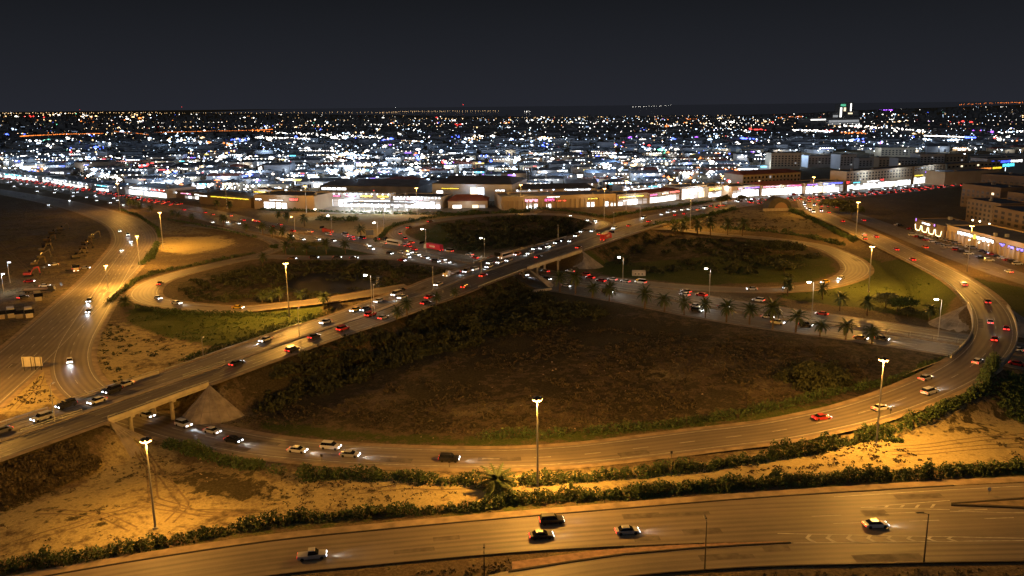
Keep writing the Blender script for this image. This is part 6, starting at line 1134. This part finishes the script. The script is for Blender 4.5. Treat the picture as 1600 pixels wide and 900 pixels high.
while n < 640:                                                # clusters: yards, lit streets
    px_ = rs.uniform(-20, 1620); py_ = 178 + 122 * rs.random() ** 1.25
    if py_ < shore(px_) + 1 or py_ > np.interp(px_, FRONT_X, FRONT_Y) + 2 or (1200 < px_ < 1620 and 232 < py_ < 300): continue
    if vnoise(px_, py_ * 4, 70, 4) < .33: continue
    k0 = key(px_, py_, rs); m_ = rs.choice([2, 3, 4, 5, 6, 8, 11]); sp = rs.uniform(4, 30)
    for j in range(m_):
        qx = px_ + rs.gauss(0, 1) * sp * .5; qy = py_ + rs.gauss(0, 1) * (.6 + (py_ - 170) * .012); 
        if qy < shore(qx): continue
        p = at(qx, qy, 4); D = math.hypot(p[0], p[1]); glow(p[0], p[1], rs.uniform(3, 8), D * (.00031 if py_ < 215 else .00050) * rs.choice([.7, 1, 1, 1.3, 1.8, 2.6]) * (1.25 if D < 1500 else 1), k0 if rs.random() < .75 else key(px_, py_, rs), rs.choice([1, 1, 1.5, 2.5]))
    n += 1
for _ in range(2500):                                          # single sparks
    px_ = rs.uniform(-20, 1620); py_ = 164 + 128 * rs.random() ** 2.1
    if py_ < shore(px_) or py_ > np.interp(px_, FRONT_X, FRONT_Y) or (1200 < px_ < 1620 and 236 < py_ < 300 and rs.random() < .8): continue
    p = at(px_, py_, 5); D = math.hypot(p[0], p[1]); glow(p[0], p[1], rs.uniform(3, 10), D * .00026 * rs.choice([.4, .5, .6, .8, 1, 1.3]), key(px_, py_, rs))
for _ in range(700):                                           # glowing boxes stand in for soft light on walls and yards
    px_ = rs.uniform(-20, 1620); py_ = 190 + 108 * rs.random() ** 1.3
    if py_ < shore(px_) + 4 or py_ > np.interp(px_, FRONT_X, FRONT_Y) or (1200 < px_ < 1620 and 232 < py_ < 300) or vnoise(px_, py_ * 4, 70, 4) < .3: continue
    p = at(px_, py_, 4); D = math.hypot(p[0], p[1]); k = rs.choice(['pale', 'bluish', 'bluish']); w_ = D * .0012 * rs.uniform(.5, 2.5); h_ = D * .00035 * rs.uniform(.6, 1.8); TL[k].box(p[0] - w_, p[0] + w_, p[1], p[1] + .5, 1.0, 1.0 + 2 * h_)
for yy in np.r_[np.arange(700, 1700, 105), np.arange(1800, 5200, 260)]:   # lamp lines along streets
    x0 = -.66 * yy; k = rs.choice(['white', 'cool', 'warm', 'white', 'cool']); a_ = rs.uniform(.25, .8) * yy; xs_ = rs.uniform(-.6, .3) * yy; x = xs_
    while x < xs_ + a_:
        q_ = sight((x, yy, 0))
        if rs.random() < .85 and q_[1] < np.interp(q_[0], FRONT_X, FRONT_Y) and not (1200 < q_[0] < 1620 and 232 < q_[1] < 300): glow(x, yy + .04 * x, 8, yy * .0004 * rs.uniform(.6, 1.2), k)
        x += rs.choice([18, 26, 26, 40])
for xf in ():                            # streets running away into the distance
    sl_ = rs.uniform(-.12, .12); k = rs.choice(['white', 'warm', 'white', 'cool', 'orange']); yy = 1000.
    while yy < 6000:
        x = xf * 1500 + sl_ * (yy - 1000) + xf * (yy - 1500) * .7; q_ = sight((x, yy, 0))
        if shore(q_[0]) < q_[1] < np.interp(q_[0], FRONT_X, FRONT_Y) and not (1200 < q_[0] < 1620 and 232 < q_[1] < 300) and rs.random() < .8: glow(x, yy, 8, yy * .00034 * rs.uniform(.6, 1.2), k)
        yy *= 1.022
def chain(pts, n, k, r_, jit=.4, wide=1.):
    pts = np.array(pts, float); t = np.linspace(0, len(pts) - 1, n)
    for u in t:
        x = np.interp(u, range(len(pts)), pts[:, 0]) + rs.gauss(0, jit); y = np.interp(u, range(len(pts)), pts[:, 1]) + rs.gauss(0, jit * .3); p = at(x, y, 8); D = math.hypot(p[0], p[1]); glow(p[0], p[1], 8, D * r_ * rs.uniform(.7, 1.3), k, wide)
chain([(32, 213), (46, 212), (100, 209.5), (160, 208.5)], 90, 'orange', .00034, .4, 2); chain([(178, 205), (230, 210)], 26, 'orange', .00034, .8); chain([(242, 207), (320, 205), (400, 203.5), (425, 202)], 90, 'orange', .00030, .4, 2); chain([(395, 203), (425, 207)], 14, 'orange', .0006, 3)
chain([(590, 176), (640, 174), (700, 173.5), (778, 173)], 60, 'warm', .00022, .6); chain([(990, 167), (1020, 166), (1048, 164.5)], 16, 'white', .00018, .8); chain([(820, 174), (828, 174)], 4, 'white', .0003); chain([(1215, 184), (1252, 182)], 22, 'orange', .0005, 1.2); chain([(1500, 163.5), (1560, 160.5), (1600, 160)], 40, 'orange', .0003, 1.0); chain([(250, 176.5), (420, 176), (600, 175)], 60, 'warm', .0002, 1.2); chain([(0, 177), (250, 176)], 60, 'warm', .0003, 1.2)
chain([(1045, 184), (1090, 187)], 26, 'orange', .00055, 2.0); chain([(1115, 185), (1190, 184)], 22, 'warm', .0004, 1.5); chain([(1170, 201), (1195, 203)], 10, 'red', .0006, 1.2, 2); chain([(1445, 212), (1510, 214)], 40, 'white', .0005, .4, 2); chain([(1507, 214.5), (1524, 215)], 10, 'blue', .001, .5, 1.5); chain([(1375, 172.5), (1392, 172)], 9, 'violet', .0006, .8, 2); chain([(530, 241), (580, 243)], 26, 'cool', .0006, .5, 1.2); chain([(470, 235), (530, 236)], 22, 'white', .0005, .8); chain([(430, 207), (600, 215)], 90, 'white', .00042, 3.5, 1.3); chain([(400, 214), (490, 217)], 46, 'white', .0005, 2, 1.5); chain([(600, 218), (660, 221)], 30, 'warm', .0003, .5)
chain([(1320, 196), (1440, 205)], 70, 'white', .0006, 4, 1.5); chain([(1240, 203), (1300, 205)], 40, 'white', .0006, 2, 1.5); chain([(1318, 207), (1352, 208)], 22, 'orange', .0006, 2, 1.5); chain([(1300, 220), (1335, 219)], 14, 'cool', .0006, 1.5)
for k, m in TL.items():
    o = tag(m.build('town_lights', em('town_' + k, *KEY[k])), f'countless {k} lights and glows scattered over the distant town', 'lights', kind='stuff')
for x, y, h, k, lb in ((618, 172, 60, 'white', 'pale lit minaret far out by the shore'), (724, 176, 95, 'red', 'far mast with a red lamp near the shore'), (285, 178, 110, 'red', 'far mast with a red lamp above the left skyline'), (125, 178, 85, 'red', 'far mast with a small red lamp at the far left')):
    b = at(x, y); root = thing('distant_mast', lb, 'mast', tuple(b)); MB().tube((0, 0, 0), (0, 0, h), 2.5, 1.2, 6).build('shaft', WALL['white'], root); MB().tube((0, 0, h), (0, 0, h + 5), 3.2, 2.0, 6).build('lamp', em('mast_' + k, KEY[k][0], 6), root)

# floodlight poles added at random to brighten the warehouse roofs
rs = random.Random(21); YL = []
while len(YL) < 150:
    px_ = rs.uniform(0, 1600); py_ = 222 + 82 * rs.random()
    if not (py_ > np.interp(px_, FRONT_X, FRONT_Y) + 3 or (1200 < px_ < 1620 and 262 < py_ < 300)): YL.append((px_, py_))
for n, (px_, py_) in enumerate(sorted(YL)):
    b = at(px_, py_); h = rs.uniform(13, 17); root = thing('fill_floodlight', f'added floodlight pole, {ordn(n + 1)} from the left of those rising among the warehouse roofs', 'floodlight', tuple(b), 0, 'added floodlight poles over the warehouse yards')
    MB().tube((0, 0, 0), (0, 0, h), .2, .12, 5).build('pole', steel, root); MB().hexa([(-.7, -.35, h - .5), (.7, -.35, h - .5), (.7, .35, h - .5), (-.7, .35, h - .5)], [(-.8, -.3, h), (.8, -.3, h), (.8, .3, h), (-.8, .3, h)]).build('lamp_glass', LIT['bulb'], root)
    point_light(root, (0, 0, h - .9), rs.uniform(5000, 16000), rs.choice([(.45, .66, 1.0), (.52, .72, 1.0), (.7, .84, 1.0)]), .5, wide=True)
